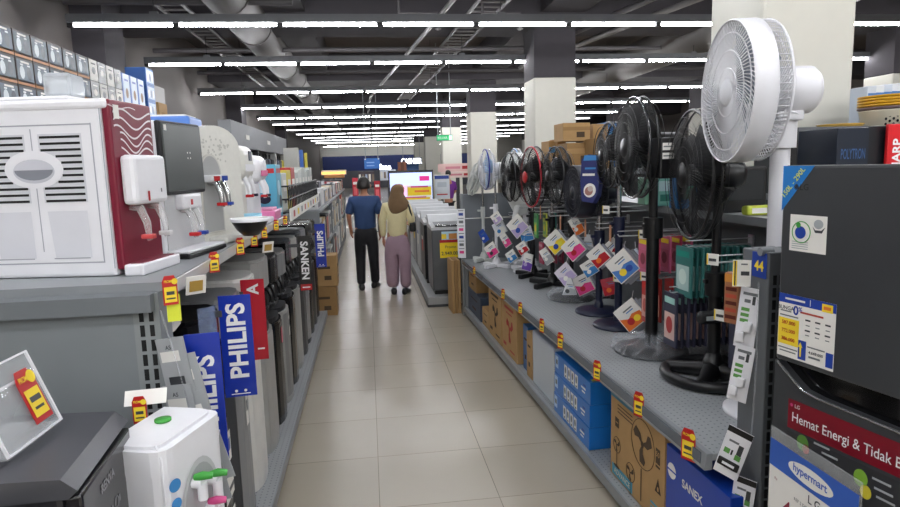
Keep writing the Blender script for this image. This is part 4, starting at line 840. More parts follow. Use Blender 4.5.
def d_kraft(b, F, L, H, Fn, D):
    b.rect(F, -L * .22, H * .43, L * .56, H * .13, mat('#2b6e86', .5)); b.text('ADVANCE', F, -L * .22, H * .43, .028, mat('#d8d2b8', .5), .002, .01, maxw=L * .5)
    for k in range(3): b.rect(F, -L * .2, H * .32 - k * .018, L * .3, .006, INKF)
    ring(b, F, L * .14, H * .14, .115, INKF); fan_icon(b, F, L * .14, H * .14, .1, INKF)
    for x, y, r in ((-L * .36, -.06, .035), (-L * .08, -.13, .04)):
        fan_icon(b, F, x, y, r, INKF); ring(b, F, x, y, r * 1.15, INKF); b.rect(F, x, y - r - .04, .008, .08, INKF).disc(F, x, y - r - .08, r, .008, INKF)
    b.rect(F, -L * .36, H * .12, .045, .05, INKF); b.rect(F, -L * .36, H * .12, .03, .006, KRAFT, .002)
    b.rect(F, L * .4, H * .16, .04, .07, INKF); b.text('50', F, L * .4, H * .18, .025, KRAFT, .0022, .02); b.rect(F, L * .4, H * .06, .04, .01, INKF)
    b.poly(F, [(L * .36, -.09), (L * .46, -.09), (L * .41, -.02)], INK); b.disc(F, L * .41, -.072, .008, .012, KRAFT, .002, 10)
    b.rect(F, -L * .25, -H * .42, L * .42, H * .12, mat('#3f93ad', .5)); b.text('ADVANCE', F, -L * .25, -H * .42, .028, mat('#d8d2b8', .5), .002, .01, maxw=L * .38)
    b.rect(F, L * .36, -H * .38, .08, .012, mat('#3f93ad', .5)).rect(F, L * .36, -H * .43, .08, .012, mat('#3f93ad', .5)).rect(F, L * .36, -H * .33, .08, .012, mat('#3f93ad', .5)); b.rect(F, L * .12, -H * .28, .01, .16, INKF)
carton(.03, 2.40, 2.96, .585, .46, KRAFT, 'large kraft carton with printed fan drawings next to the three blue boxes', d_kraft)
def d_blue(b, F, L, H, Fn, D):
    for k in range(4): b.rect(F, -L * .16 + k * .062, 0, .048, H * .62, W, .0015).disc(F, -L * .16 + k * .062, .008, .013, .022, GREY, .0022, 10).rect(F, -L * .16 + k * .062, -.03, .02, .01, DGREY, .0022)
    b.rect(F, -L * .43, .01, .055, H * .6, mat('#bcd4ec', .4), .0015).rect(F, -L * .43, .01, .035, .03, GREY, .002); b.rect(F, L * .33, .0, .07, .012, W).rect(F, L * .33, -.022, .05, .01, W).rect(F, L * .36, .02, .04, .012, BLUE)
for k, nm in enumerate(('bottom', 'middle', 'top')):
    t = carton(.01 + .004 * k, 3.21, 3.82, .102 + .131 * (k + 1) - .002, .3, mat('#1d6fc0', .3), 'bright blue box with row of white appliance pictures, %s of the stack of three' % nm, d_blue, z0=.102 + .131 * k)
    if k == 2: MB().box(.05, .17, .03, .12, .1305, .133, PAPER).box(.02, .14, .02, .045, .131, .134, mat('#cfd04a', .5)).build('top_label', t)
def d_wrap(b, F, L, H, Fn, D):
    for i in range(7):
        for j in range(5): b.rect(F, -L * .4 + i * L * .13, -H * .38 + j * H * .18, L * .08, H * .03, mat('#b9c4d0', .4), .0012)
    b.rect(F, 0, H * .47, L, H * .05, mat('#4b6fa8', .4))
t = carton(.03, 3.87, 4.36, .495, .4, mat('#cdd3da', .25), 'tall pale box in shiny plastic wrap left of the blue stack', d_wrap)
MB().box(-.004, .404, -.004, .494, .0, .3975, WRAP, .01).build('plastic_film', t); MB().box(.01, .39, .01, .48, .3935, .3965, mat('#2b3f74', .35)).build('top_panel', t)
def d_logo(c):
    def f(b, F, L, H, Fn, D):
        b.rect(F, 0, H * .36, L * .6, H * .05, c).rect(F, 0, H * .27, L * .4, H * .025, c); fan_icon(b, F, L * .05, 0, min(L, H) * .26, c); b.rect(F, -L * .3, -H * .34, L * .2, H * .06, c).rect(F, L * .2, -H * .38, L * .3, H * .03, c)
    return f
def d_plain(b, F, L, H, Fn, D): b.rect(F, 0, H * .2, L * .5, H * .05, INKF).rect(F, 0, -H * .2, L * .3, H * .1, INKF); b.rect(Fn, 0, 0, D * .12, H * .98, mat('#8d7048', .6))
carton(.03, 4.39, 4.53, .45, .35, KRAFT, 'narrow plain kraft carton left of the plastic wrapped box', d_plain)
carton(.05, 4.56, 4.70, .46, .35, mat('#2f5f94', .4), 'narrow blue carton between two kraft cartons on the base shelf', d_plain)
carton(.02, 4.78, 5.27, .57, .45, KRAFT, 'tall kraft carton with red printed fans on the base shelf', d_logo(mat('#a33028', .6)))
carton(.02, 5.30, 5.80, .58, .45, KRAFT, 'tall kraft carton with dark printed fan, farther than the red printed one', d_logo(INK))
carton(.02, 6.2, 6.88, .35, .45, mat('#39465a', .5), 'dark slate low box at the far end of the base shelf', d_plain, z0=.102)
carton(.03, 6.45, 6.86, .58, .42, KRAFT2, 'kraft carton standing on the dark slate box at the far end', d_plain, z0=.352)
carton(.03, 5.86, 6.17, .28, .40, KRAFT, 'low open topped kraft carton before the dark slate box', d_plain)
for i in range(3):
    one(MB().box(0, .03, 0, .32, 0, .62, (KRAFT, KRAFT2, KRAFT)[i], .003), 'kraft_panel', 'flat kraft panel leaning at the far post of the right shelf, %s from the aisle' % ORD[i], 'panel', R(-.13 + i * .036, 7.08, 0), RA, 'kraft panels at the far post')
b = MB(frame((0, 0, 0), (1, -.4, 0), (-.4, -1, 0))); b.box(-.045, .045, -.55, 0, 0, .004, WHITE)
for k in range(6): b.rect(Matrix(), 0, -.06 - k * .085, .05, .03, (DBL, GREY, PKC)[k % 3], .005).rect(Matrix(), .0, -.02 - k * .085, .06, .008, GREY, .005)
one(b, 'hanging_strip', 'long white hanging strip of small packs at the far end of right shelf', 'strip', R(-.03, 6.93, 1.22), RA)

# price tags along the right rail
tags = [(6.2, .7, 'red tag on the right rail near the white cross legs'), (4.98, .75, 'red tag on the right rail above the tall kraft carton with red print'), (4.45, .75, 'brown tag on the right rail above the narrow cartons'), (3.92, .8, 'red and yellow tag on the right rail above the plastic wrapped box'),
        (3.55, .85, 'red and yellow tag on the right rail above the blue stack'), (2.98, .9, 'red and yellow tag on the right rail between blue stack and large kraft carton'), (2.51, .95, 'red and yellow tag on the right rail above the large kraft carton'), (2.1, 1.05, 'large red and yellow tag on the right rail above the blue box with white lettering')]
for v, s, lb in tags: price_tag(R(-.036, v, .645), -PI / 2 + RA + .45, lb, s)

# ---------------------------------------------------------------- refrigerator at the right, turned slightly
FR_O, FR_A = Vector((1.253, 1.416, 0)), .2
FRM_ = Matrix.Translation(FR_O) @ Matrix.Rotation(FR_A, 4, 'Z'); FRI = FRM_.inverted()
def fp(px, py, x0=0.):                       # where a pixel meets the fridge front: (-y, z)
    o = FRI @ Vector((0, 0, CAM_H)); d = FRI.to_3x3() @ ray(px, py); q = o + d * ((x0 - o.x) / d.x); return (-q.y, q.z)
t = thing('refrigerator', 'tall dark grey two door refrigerator with price signs at the right edge', 'refrigerator', FR_O, FR_A)
FG = mat('#47494c', .3, .35); FGS = mat('#3a3c3f', .35, .3)
MB().box(.05, .64, -.285, .285, .03, 1.66, FGS, .01).build('cabinet', t)
zu = fp(845, 382)[1]; zt0 = fp(777, 360)[1]; zt1 = fp(850, 411)[1]; xk = fp(801, 388)
MB().box(0, .05, -.29, .29, zu, 1.672, FG, .008).build('freezer_door', t)
dp = [(-.29, .08), (.29, .08), (.29, zt0), (.282, zt0), (.265, zt0 - .012), (-xk[0] + .02, (zt0 + zt1) / 2 - .012), (-xk[0] - .01, zt1 + .006), (-xk[0] - .06, zt1), (-.29, zt1 - .01)]
Mp = Matrix(((0, 0, 1, 0), (1, 0, 0, 0), (0, 1, 0, 0), (0, 0, 0, 1)))
o = MB().prism(dp, .05, FG, Mp).build('lower_door', t)
MB().tube([(-.002, a, z_) for a, z_ in dp[3:]], .004, mat('#c9ccce', .15, .9), 8).build('silver_trim', o)
MB().box(.028, .06, -.28, .28, zt1 - .02, zu + .01, GLOSSK).build('handle_recess', t)
for yy in (-.24, .24): MB().cyl((.06, yy, 0), (.06, yy, .04), .02, BLACK).build('foot', t)
Fq = frame((-.0005, 0, 0), (0, -1, 0), (-1, 0, 0))
def quadpx(b, pts, m, z=.0008, x0=0.): return b.poly(Fq, [fp(*p, x0) for p in pts], m, z)
b = MB(); tl = (-.289, 1.671)
b.poly(Fq, [tl, (-.289 + .105, 1.671), (-.289, 1.671 - .13)], mat('#1f78c4', .35), .0008); b.text('150L - 290L', Fq, -.252, 1.625, .016, mat('#d8e04a', .5), .0016, .01, maxw=.11, rot=.88); b.build('corner_sticker', t)
b = MB(); x, z_ = fp(801, 187); LGC = mat('#b9bcbf', .3, .5); b.disc(Fq, x - .014, z_ + .0, .008, .008, mat('#2a2b2e', .4), .0008).text('LG', Fq, x + .012, z_, .018, mat('#1f2022', .4), .0008, .01); b.build('emblem', t)
b = MB(); (x0, z0), (x1, z1) = fp(791, 214), fp(826, 255); cx, cz, ww, hh = (x0 + x1) / 2, (z0 + z1) / 2, x1 - x0, z0 - z1
b.rect(Fq, cx, cz, ww, hh, W, .0008); b.disc(Fq, cx - ww * .2, cz + hh * .02, .018, .018, BLUE, .0014); ring(b, Fq, cx - ww * .18, cz + hh * .03, .03, GREEN, .003); b.disc(Fq, cx - ww * .26, cz + hh * .22, .008, .008, GREEN, .0016)
b.disc(Fq, cx + ww * .28, cz + hh * .28, .015, .013, LGREY, .0014).poly(Fq, [(cx + ww * .12, cz + hh * .22), (cx + ww * .2, cz + hh * .05), (cx + ww * .38, cz + hh * .05), (cx + ww * .46, cz + hh * .22), (cx + ww * .36, cz + hh * .12), (cx + ww * .2, cz + hh * .12)], DGREY, .0015)
for k in range(4): b.rect(Fq, cx - ww * .2, cz - hh * (.24 + .06 * k), ww * .45, hh * .02, LGREY, .0014)
b.build('energy_label', t)
b = MB()
P0, P1, P2, P3 = fp(780, 292), fp(837, 310), fp(832, 375), fp(776, 353); w_, h_ = P1[0] - P0[0], P0[1] - P3[1]; ox, oz = P0[0], P0[1]
def pr(fx, fz, fw, fh, m, z): b.rect(Fq, ox + fx * w_, oz - fz * h_, fw * w_, fh * h_, m, z)
pr(.5, .5, 1, 1, W, .001); pr(.5, .07, 1, .14, BLUE, .0016); pr(.86, .09, .18, .12, YEL, .0022); pr(.86, .09, .12, .05, ORANGE, .0026); pr(.3, .07, .36, .03, W, .0022); pr(.57, .07, .01, .1, W, .0022)
b.text('BUNGA', Fq, ox + .14 * w_, oz - .22 * h_, .012, DGREY, .0016).text('0', Fq, ox + .32 * w_, oz - .23 * h_, .028, BLUE, .0016, .03).text('%', Fq, ox + .4 * w_, oz - .2 * h_, .014, BLUE, .0016); pr(.14, .27, .2, .02, GREY, .0016); pr(.2, .34, .34, .02, GREY, .0016)
pr(.2, .59, .38, .42, YEL, .0016)
for k, s_ in enumerate(('587.000', '772.000', '386.000')): b.text(s_, Fq, ox + .2 * w_, oz - (.45 + k * .13) * h_, .011, RED, .0022, .02, maxw=.3 * w_)
pr(.2, .86, .36, .02, GREY, .0016); pr(.2, .91, .3, .02, GREY, .0016)
for k in range(3):
    pr(.54 + k * .17, .34, .09, .025, DGREY, .0016); pr(.54 + k * .17, .42, .07, .015, GREY, .0016); pr(.54 + k * .17, .5, .09, .025, DGREY, .0016); pr(.54 + k * .17, .57, .07, .015, GREY, .0016)
pr(.6, .24, .4, .03, mat('#b0483a', .5), .0016)
pr(.46, .82, .14, .3, BLUE, .0016); b.poly(Fq, [(ox + .42 * w_, oz - .93 * h_), (ox + .45 * w_, oz - .93 * h_), (ox + .45 * w_, oz - .78 * h_), (ox + .47 * w_, oz - .78 * h_), (ox + .43 * w_, oz - .7 * h_), (ox + .39 * w_, oz - .78 * h_), (ox + .42 * w_, oz - .78 * h_)], YEL, .0022)
b.text('4.649.000', Fq, ox + .7 * w_, oz - .82 * h_, .009, DGREY, .0016, .02); pr(.7, .74, .3, .02, GREY, .0016); pr(.68, .89, .2, .03, GREY, .0016); pr(.93, .85, .12, .22, BLUE, .0016)
b.build('promotion_sheet', t)
BAN = mat('#7a0f22', .3)
q0, q1, q2 = fp(789, 398), fp(793, 425), fp(793, 412); qe = fp(899, 457)
b = MB(); zb1, zb0 = q0[1], q1[1] - .012; xl = q0[0]; b.rect(Fq, (xl + .27) / 2, (zb0 + zb1) / 2, .27 - xl, zb1 - zb0, BAN, .0008)
b.disc(Fq, xl + .012, zb1 - .016, .005, .005, PINK, .0016).text('LG', Fq, xl + .032, zb1 - .016, .011, WT, .0016, .01)
tw = (qe[0] - q2[0]) * 28 / 22; b.text('Hemat Energi & Tidak Berisik', Fq, q2[0] + tw / 2, zb0 + (zb1 - zb0) * .38, (zb1 - zb0) * .42, WT, .0016, .005, maxw=tw); b.build('banner_sticker', t)
b = MB(); b.rect(Fq, (xl + .27) / 2, zb0 - .16, .27 - xl, .3, mat('#343538', .35), .0007)
for px, py, c_, r_x in ((803, 443, '#5b8a3a', .02), (806, 449, '#b0483a', .012), (861, 478, '#7fae3a', .02), (866, 492, '#d8c83a', .016)):
    q = fp(px, py); b.disc(Fq, q[0], q[1], r_x, r_x * 1.2, mat(c_, .5), .0014)
for px, py in ((822, 446), (830, 456), (882, 482), (884, 492), (886, 501)):
    q = fp(px, py); b.rect(Fq, q[0], q[1], .05, .006, LGREY, .0014)
b.build('feature_sticker', t)
# price board standing before the fridge front
XB = 1.15; e0, e1 = atX(771, 427, XB), atX(862, 481, XB); yc = (e0.y + e1.y) / 2; wd_ = e0.y - e1.y; zt = (e0.z + e1.z) / 2
t = thing('price_board', 'blue and white store price board in clear holder against the refrigerator', 'price board', (XB, yc, 0))
Pb = frame((-.001, 0, 0), (0, -1, 0), (-1, 0, 0))
MB().box(0, .004, -wd_ / 2, wd_ / 2, zt - .42, zt, AC).build('holder', t)
b = MB(); b.rect(Pb, 0, zt - .035 - .17, wd_ - .006, .34, PAPER, .0).rect(Pb, 0, zt - .035 - .04, wd_ - .006, .082, mat('#2c5cb8', .4), .0006)
b.poly(Pb, [(.0 + .088 * math.cos(q), zt - .078 + .026 * math.sin(q)) for q in [2 * PI * i / 24 for i in range(24)]], W, .0012)
b.text('hypermart', Pb, 0, zt - .078, .03, mat('#2c5cb8', .4), .0018, .02, maxw=.15); b.text('L G', Pb, .02, zt - .138, .024, DGREY, .0006, .015); b.text('REF 2 DOOR GN-B200SQIB', Pb, .02, zt - .168, .011, DGREY, .0006, .0, maxw=.2)
b.text('Rp', Pb, -wd_ * .4, zt - .15, .011, mat('#8c3040', .5), .0006, .0); b.text('4.649.000', Pb, .03, zt - .215, .05, mat('#8c2038', .5), .0006, .01, maxw=wd_ * .86)
b.build('price_sheet', t)
MB().box(-.01, .05, -.03, .03, 0, .012, DGREY).box(0, .005, -.01, .01, 0, zt - .4, STEEL).build('stand', t)

# ---------------------------------------------------------------- behind the right gondola
def put(px0, py0, px1, py1, y, dep, m, name, label, cat, bev=.004, z0=None, extra=None, group=None):
    a, b_ = atY(px0, py0, y), atY(px1, py1, y); x0, x1 = min(a.x, b_.x), max(a.x, b_.x); zb, zt_ = min(a.z, b_.z), max(a.z, b_.z)
    if z0 is not None: zb = z0
    b = MB().box(-(x1 - x0) / 2, (x1 - x0) / 2, 0, dep, 0, zt_ - zb, m, bev); M = frame((0, 0, (zt_ - zb) / 2), NX, -NY)
    if extra: extra(b, M, x1 - x0, zt_ - zb)
    return one(b, name, label, cat, ((x0 + x1) / 2, y, zb), 0, group)
GT = 1.422
p = R(.72, 2.98, GT); t = thing('monitor_box', 'black appliance on the ledge behind the white fan', 'appliance', p, RA)
MB().box(-.12, .14, -.02, .2, 0, .23, BLACK, .01).build('body', t); MB().box(-.1, .12, -.024, -.02, .06, .21, mat('#26292c', .15), .002).build('glass_front', t)
b = MB().box(-.07, .08, -.03, .03, 0, .045, mat('#c9d44a', .5), .012); b.box(-.05, .05, -.031, .0, .01, .035, PAPER)
one(b, 'green_packet', 'lime green packet lying on the ledge before the black appliance', 'packet', R(.70, 2.80, GT), RA)
t = thing('pump_bottle', 'black pump bottle standing on the ledge beside the white fan pole', 'bottle', R(.78, 2.72, GT), RA)
MB().lathe([(0, 0), (.03, 0), (.032, .005), (.032, .11), (.022, .13), (.014, .135), (.014, .15), (0, .15)], BLACK, 18).build('body', t); MB().tube([(0, 0, .15), (0, 0, .19), (-.02, 0, .2), (-.04, 0, .19)], [.006, .006, .009, .006], BLACK, 8).build('pump', t)
def mint(b, M, w_, h_): b.rect(M, 0, h_ * .1, w_ * .8, h_ * .3, mat('#d9ece2', .5)).rect(M, 0, -h_ * .25, w_ * .6, h_ * .2, mat('#3f8a70', .5))
for i, (u, v, w_, h_, c_, lb) in enumerate(((.62, 3.56, .1, .2, '#8fcdb4', 'mint green pack standing on the ledge seen through the tall black fan'), (.64, 3.72, .14, .17, '#a5d6bd', 'pale mint pack on the ledge right of the thick black pole'), (.70, 3.15, .13, .1, '#d7dcd8', 'white pack lying on the ledge behind the tall black fan'), (.62, 3.3, .12, .36, '#2f7fc4', 'tall bright blue pack on the ledge behind the tall black fan head'), (.75, 3.42, .1, .28, '#cfd3d4', 'pale tall pack on the ledge between tall fan and thick pole'))):
    b = MB().box(-w_ / 2, w_ / 2, 0, .1, 0, h_, mat(c_, .45), .008); M = frame((0, 0, h_ / 2), NX, -NY); mint(b, M, w_, h_); one(b, 'product_pack', lb, 'pack', R(u, v, GT), RA, 'packs on the ledge')
# shelving across the next aisle with cartons
t = thing('gondola_shelf', 'grey shelving across the next aisle carrying kraft cartons behind the fans', 'shelf', (2.3, 7.0, 0))
MB().box(-.1, .9, -1.6, 3.2, 1.58, 1.62, STEEL).build('top_shelf', t); MB().box(.4, .45, -1.6, 3.2, 0, 1.58, GREY).build('back_panel', t); MB().box(-.1, .9, -1.6, 3.2, 0, .12, DGREY).build('base_shelf', t); MB().box(-.1, .9, -1.6, 3.2, .8, .83, STEEL).build('middle_shelf', t)
def tape(c_):
    def f(b, M, w_, h_): b.rect(M, 0, h_ * .18, w_, h_ * .2, c_).rect(M, w_ * .15, -h_ * .15, w_ * .3, h_ * .3, INKF)
    return f
BT = mat('#3f87b8', .5)
kb = [((563, 123), (590, 142), 7.0, 'kraft carton topmost of the stack behind the fans'), ((567, 143), (594, 166), 7.0, 'kraft carton at the bottom of the stack behind the fans', ), ((549, 141), (557, 166), 7.6, 'small kraft carton with blue tape, left one behind the fans'), ((557.5, 139), (566, 166), 7.5, 'small kraft carton with blue tape, beside the carton stack'), ((593, 124), (608, 146), 7.15, 'kraft carton with white label right of the stack behind the fans'), ((596, 138), (610, 166), 6.6, 'kraft carton partly hidden by the half hidden black fan'), ((606, 122), (618, 140), 7.6, 'blue and white carton top behind the half hidden black fan')]
for i, (a, c_, y, lb) in enumerate(kb):
    col = mat('#2c6fae', .5) if i == 6 else (KRAFT if i % 2 == 0 else KRAFT2)
    zz = {0: 1.935, 4: 1.622, 6: 1.622}.get(i, 1.622)
    put(*a, *c_, y, .35, col, 'storage_carton', lb, 'box', z0=zz, extra=tape(BT if i in (2, 3, 6) else KRAFT2 if i == 0 else KRAFT), group='cartons behind the fans')
b = MB().box(0, .3, 0, .25, 0, .22, mat('#5f6468', .4), .004)
for k in range(5): b.box(-.003, .0, .01, .24, .02 + k * .04, .04 + k * .04, LGREY)
one(b, 'grey_drawer_unit', 'stack of grey plates at the foot of the second cream column', 'drawer unit', (2.62, 8.0, 1.622))
# rack behind the refrigerator
t = thing('storage_rack', 'dark grey rack behind the refrigerator carrying dark boxes and baskets', 'rack', (2.1, 2.95, 0))
MB().box(0, 1.3, 0, .5, 1.47, 1.5, STEEL).build('top_board', t); MB().box(0.22, .82, .46, .5, 1.5, 1.86, mat('#5b5d60', .5)).build('back_panel', t)
for x, y in ((.02, .02), (1.26, .02), (.02, .46), (1.26, .46)): MB().box(x - .02, x + .02, y - .02, y + .02, 0, 1.47, STEEL).build('leg', t)
DN = mat('#18202e', .35)
def poly_(b, M, w_, h_): b.text('POLYTRON', M, 0, h_ * .1, h_ * .16, mat('#3b5a86', .4), .002, .01, maxw=w_ * .75)
def circ_(b, M, w_, h_): ring(b, M, w_ * .1, -h_ * .4, w_ * .25, mat('#5c6470', .4), .02)
put(838, 128, 868, 166, 3.0, .3, DN, 'appliance_box', 'dark navy box with faint lettering on the rack behind the refrigerator', 'box', z0=1.5, extra=poly_)
put(869, 126, 893, 166, 3.0, .3, mat('#14161b', .35), 'appliance_box', 'black box with round grey print beside the dark navy box', 'box', z0=1.5, extra=circ_)
def sharp_(b, M, w_, h_): b.text('SHARP', M, -.005, 0, .05, WT, .002, .03, rot=PI / 2)
put(889, 124, 906, 166, 2.96, .02, mat('#d01c24', .35), 'brand_sign', 'red sign with white vertical lettering behind the refrigerator at the right edge', 'sign', z0=1.5, extra=sharp_)
put(778, 128, 797, 166, 3.1, .2, BLACK, 'appliance_box', 'black box at the foot of the large cream column, above the refrigerator', 'box', z0=1.5)
t = thing('storage_rack', 'tall pale rack behind baskets at the right edge', 'rack', (2.72, 3.55, 0))
MB().box(0, 1.3, 0, .6, 1.80, 1.83, STEEL).build('board', t); MB().box(0, 1.3, .58, .6, 0, 1.8, DGREY).build('back_panel', t)
for i in range(5):
    c_ = mat(('#d5a523', '#c99a1e', '#d0a126')[i % 3], .4) if i > 0 else mat(('#6d5a5a', '#77686a')[i % 2], .5)
    z_ = 1.915 + i * .018
    one(MB().lathe([(0, 0), (.15, 0), (.19, .06), (.2, .062), (.2, .072), (.185, .07), (.145, .012), (0, .012)], c_, 36), 'plastic_basket', ('brown tub at the bottom of the yellow tubs' if i == 0 else 'yellow tub in the basket stack, %s from below' % ORD[i - 1]), 'basket', (3.36, 3.72, z_), 0, 'nested tubs above the dark boxes')
t = thing('plastic_basket', 'cream basket with round holes under the yellow tubs at the right edge', 'basket', (3.36, 3.72, 1.832))
b = MB().lathe([(0, 0), (.165, 0), (.19, .13), (.196, .135), (.185, .135), (.16, .01), (0, .01)], mat('#d9d2bf', .5), 36)
for k in range(7): a = -2.5 + k * .11; M = frame((.178 * math.cos(a), .178 * math.sin(a), .065 + .018 * (k % 2)), (-math.sin(a), math.cos(a), 0), (math.cos(a), math.sin(a), 0)); b.disc(M, 0, .012, .007, .009, SLOT, .004, 10).disc(M, 0, -.02, .007, .009, SLOT, .006, 10)
b.build('body', t)
one(MB().lathe([(0, 0), (.1, 0), (.13, .05), (.135, .055), (.12, .05), (.095, .01), (0, .01)], mat('#c9a24a', .45), 28), 'plastic_basket', 'small tan tub left of the cream holed basket', 'basket', (2.99, 3.72, 1.832))
def pb(b, M, w_, h_): b.rect(M, 0, h_ * .2, w_ * .9, h_ * .3, mat('#4a7fc0', .4)).disc(M, -w_ * .2, -h_ * .15, w_ * .12, h_ * .2, DGREY)
for i in range(6): put(868 + i * 8, 86 - i * .8, 875.5 + i * 8, 112, 3.96, .16, mat(('#c9d3e0', '#dfe4ea')[i % 2], .4), 'product_pack', 'blue and white packed product above the yellow tubs, %s from the left' % ORD[i], 'pack', z0=1.832, extra=pb, group='packs above the yellow tubs')

# ---------------------------------------------------------------- wall rack with small appliance boxes, upper left
t = thing('wall_rack', 'grey wall rack stacked with small appliance boxes at upper left', 'rack', (-2.62, 6.9, 0))
MB().box(-.4, .0, -2.9, 4.0, 2.185, 2.21, STEEL).build('board', t); MB().box(-.42, -.4, -2.9, 4.0, 0, 2.185, GREY).build('back_panel', t)
for y in (-2.8, -.5, 1.8, 3.9): MB().box(-.42, -.36, y - .03, y + .03, 0, 2.2, DGREY).build('upright', t)
MB().box(-.4, 0, -2.9, 4.0, 1.6, 1.63, STEEL).build('lower_board', t)
def kettle(b, M, w_, h_, k):
    cA = mat(('#4b5a63', '#5d6c78', '#3d4d61')[k % 3], .5); b.rect(M, 0, h_ * .02, w_ * .94, h_ * .8, cA); b.rect(M, 0, -h_ * .4, w_, h_ * .16, mat('#b5773c', .5))
    for q, c_ in ((-.2, '#cfd8dc'), (.2, '#2d3a48')): b.disc(M, w_ * q, -h_ * .02, w_ * .14, h_ * .24, mat(c_, .4), .002, 14); b.rect(M, w_ * q, h_ * .26, w_ * .16, h_ * .06, mat('#e3e6e8', .4), .0022)
    b.rect(M, 0, h_ * .36, w_ * .5, h_ * .07, PAPER, .002)
def bwbox(b, M, w_, h_, k):
    c0, c1 = ((W, DGREY), (BLACK, W))[k % 2]; b.rect(M, 0, 0, w_ * .96, h_ * .96, c0); b.disc(M, 0, -h_ * .02, w_ * .22, h_ * .16, c1, .002, 14).rect(M, 0, h_ * .3, w_ * .5, h_ * .06, c1, .002)
def blbox(b, M, w_, h_, k):
    b.rect(M, w_ * .06, 0, w_ * .82, h_ * .96, mat('#b6c4d6', .4)); b.rect(M, -w_ * .42, 0, w_ * .14, h_ * .96, mat('#2d5fb0', .4), .0016); b.disc(M, w_ * .05, -h_ * .1, w_ * .18, h_ * .16, mat('#73573f', .5), .002, 14).rect(M, w_ * .05, h_ * .3, w_ * .5, h_ * .06, BLUE, .002)
y = 4.62; k = 0
POS = ['top', 'middle', 'bottom']
for i in range(15):
    kind = 0 if i < 8 else 1 if i < 12 else 2
    wd_ = .27 if kind == 0 else .21 if kind == 1 else .24
    for r in range(3):
        if kind == 2 and r == 1: continue
        h_ = .212 if kind < 2 else (.36, 0, .26)[r]
        zb = (2.212 + .213 * (2 - r)) if kind < 2 else (2.475 if r == 0 else 2.212)
        b = MB().box(-.24, 0, 0, wd_ - .012, 0, h_, (BROWNDK, mat('#1a1b1d', .5), mat('#2d5fb0', .4))[kind], .003); M = frame((.0003, (wd_ - .012) / 2, h_ / 2), NY, NX)
        (kettle, bwbox, blbox)[kind](b, M, wd_ - .012, h_, i + r)
        nm = ('brown kettle box', 'pale coffee maker box', 'tall blue and white box')[kind]
        n0 = i if kind == 0 else i - 8 if kind == 1 else i - 12
        one(b, 'appliance_box', '%s, %s row of the wall rack, %s from the near end' % (nm, POS[r], ORD[n0]), 'box', (-2.66, y, zb), 0, 'small appliance boxes on the wall rack')
    y += wd_
for i in range(4):
    b = MB().box(-.24, 0, 0, .29, 0, .2, mat('#3c6cb0', .4), .003); M = frame((.0003, .145, .1), NY, NX); b.rect(M, 0, 0, .26, .15, mat('#9fb5cf', .4)); 
    for q in range(3): b.disc(M, -.08 + q * .08, -.01, .03, .05, (PAPER, mat('#5a6f92', .4))[q % 2], .002, 12)
    one(b, 'appliance_box', 'blue box with rows of pictures on the wall rack, %s layer from below' % ORD[i], 'box', (-2.66, y + .1, 2.212 + i * .201), 0, 'blue picture boxes')
one(MB().box(-.24, 0, 0, .35, 0, .42, KRAFT, .004).box(-.001, .001, .1, .25, .1, .3, KRAFT2), 'storage_carton', 'kraft carton beside the blue picture boxes at the far end of the wall rack', 'box', (-2.66, y + .5, 2.212))
one(MB().box(-.4, 0, 0, .8, 0, .75, mat('#8b8986', .5), .01), 'ceiling_unit', 'plain grey cabinet behind the kraft carton on the wall rack', 'cabinet', (-2.95, y + 1.0, 2.212))
b = MB().box(-.08, .0, 0, .10, 0, .07, clear('#e9eef2', .3), .01).box(-.07, -.01, .01, .09, .0, .05, mat('#cfd5da', .4), .01)
one(b, 'wrapped_pack', 'white pack in clear film on top of the maroon fronted dispenser', 'pack', (-.86, 2.05, TOPZ + .537))
one(MB().box(-.12, .1, -.1, .1, 0, .055, mat('#4a78c4', .4), .01).box(-.1, .08, -.08, .08, .055, .062, W), 'blue_box', 'small blue box lying on top of the cream arched dispenser', 'box', (-.80, 2.80, TOPZ + .475))
# shop bay with grey fascia on the left wall, dark bags hanging below
t = thing('wall_bay', 'wall bay with light grey fascia and dark goods along the left wall', 'shelf', (-2.75, 13.0, 0))
MB().box(-.1, .15, 0, 8.6, 2.2, 2.72, mat('#85878a', .6), .01).build('fascia', t); MB().box(-.12, -.1, 0, 8.6, 0, 2.2, mat('#1b1b1e', .6)).build('back_panel', t)
for y in (.05, 3.0, 6.0, 8.5): MB().box(-.1, .15, y - .08, y + .08, 0, 2.2, (mat('#b9bab8', .5), MBLACK)[y in (3.0,)], .005).build('post', t)
MB().box(.151, .156, 1.5, 1.9, 2.4, 2.5, W).box(.151, .156, 4.5, 5., 2.4, 2.5, W).build('lettering', t)
for i in range(14):
    y = .4 + i * .55; c_ = ('#2a2d38', '#3a3e52', '#23252b', '#4a3a40', '#33415c', '#5b5f66', '#c7b944')[i % 7]
    if abs(y - 3) < .2 or abs(y - 6) < .2: continue
    one(MB().box(-.08, .12, -.2, .2, -.62, 0, mat(c_, .6), .05).tube([(.02, -.1, 0), (.02, -.08, .12), (.02, .08, .12), (.02, .1, 0)], .012, MBLACK, 6), 'backpack', '%s bag hanging in the wall bay, %s from the near end' % (('dark', 'slate', 'black', 'brown', 'navy', 'grey', 'yellow')[i % 7], ORD[i] if i < 13 else 'last'), 'bag', (-2.72, 13.0 + y, 2.02), 0, 'bags hanging in the wall bay')

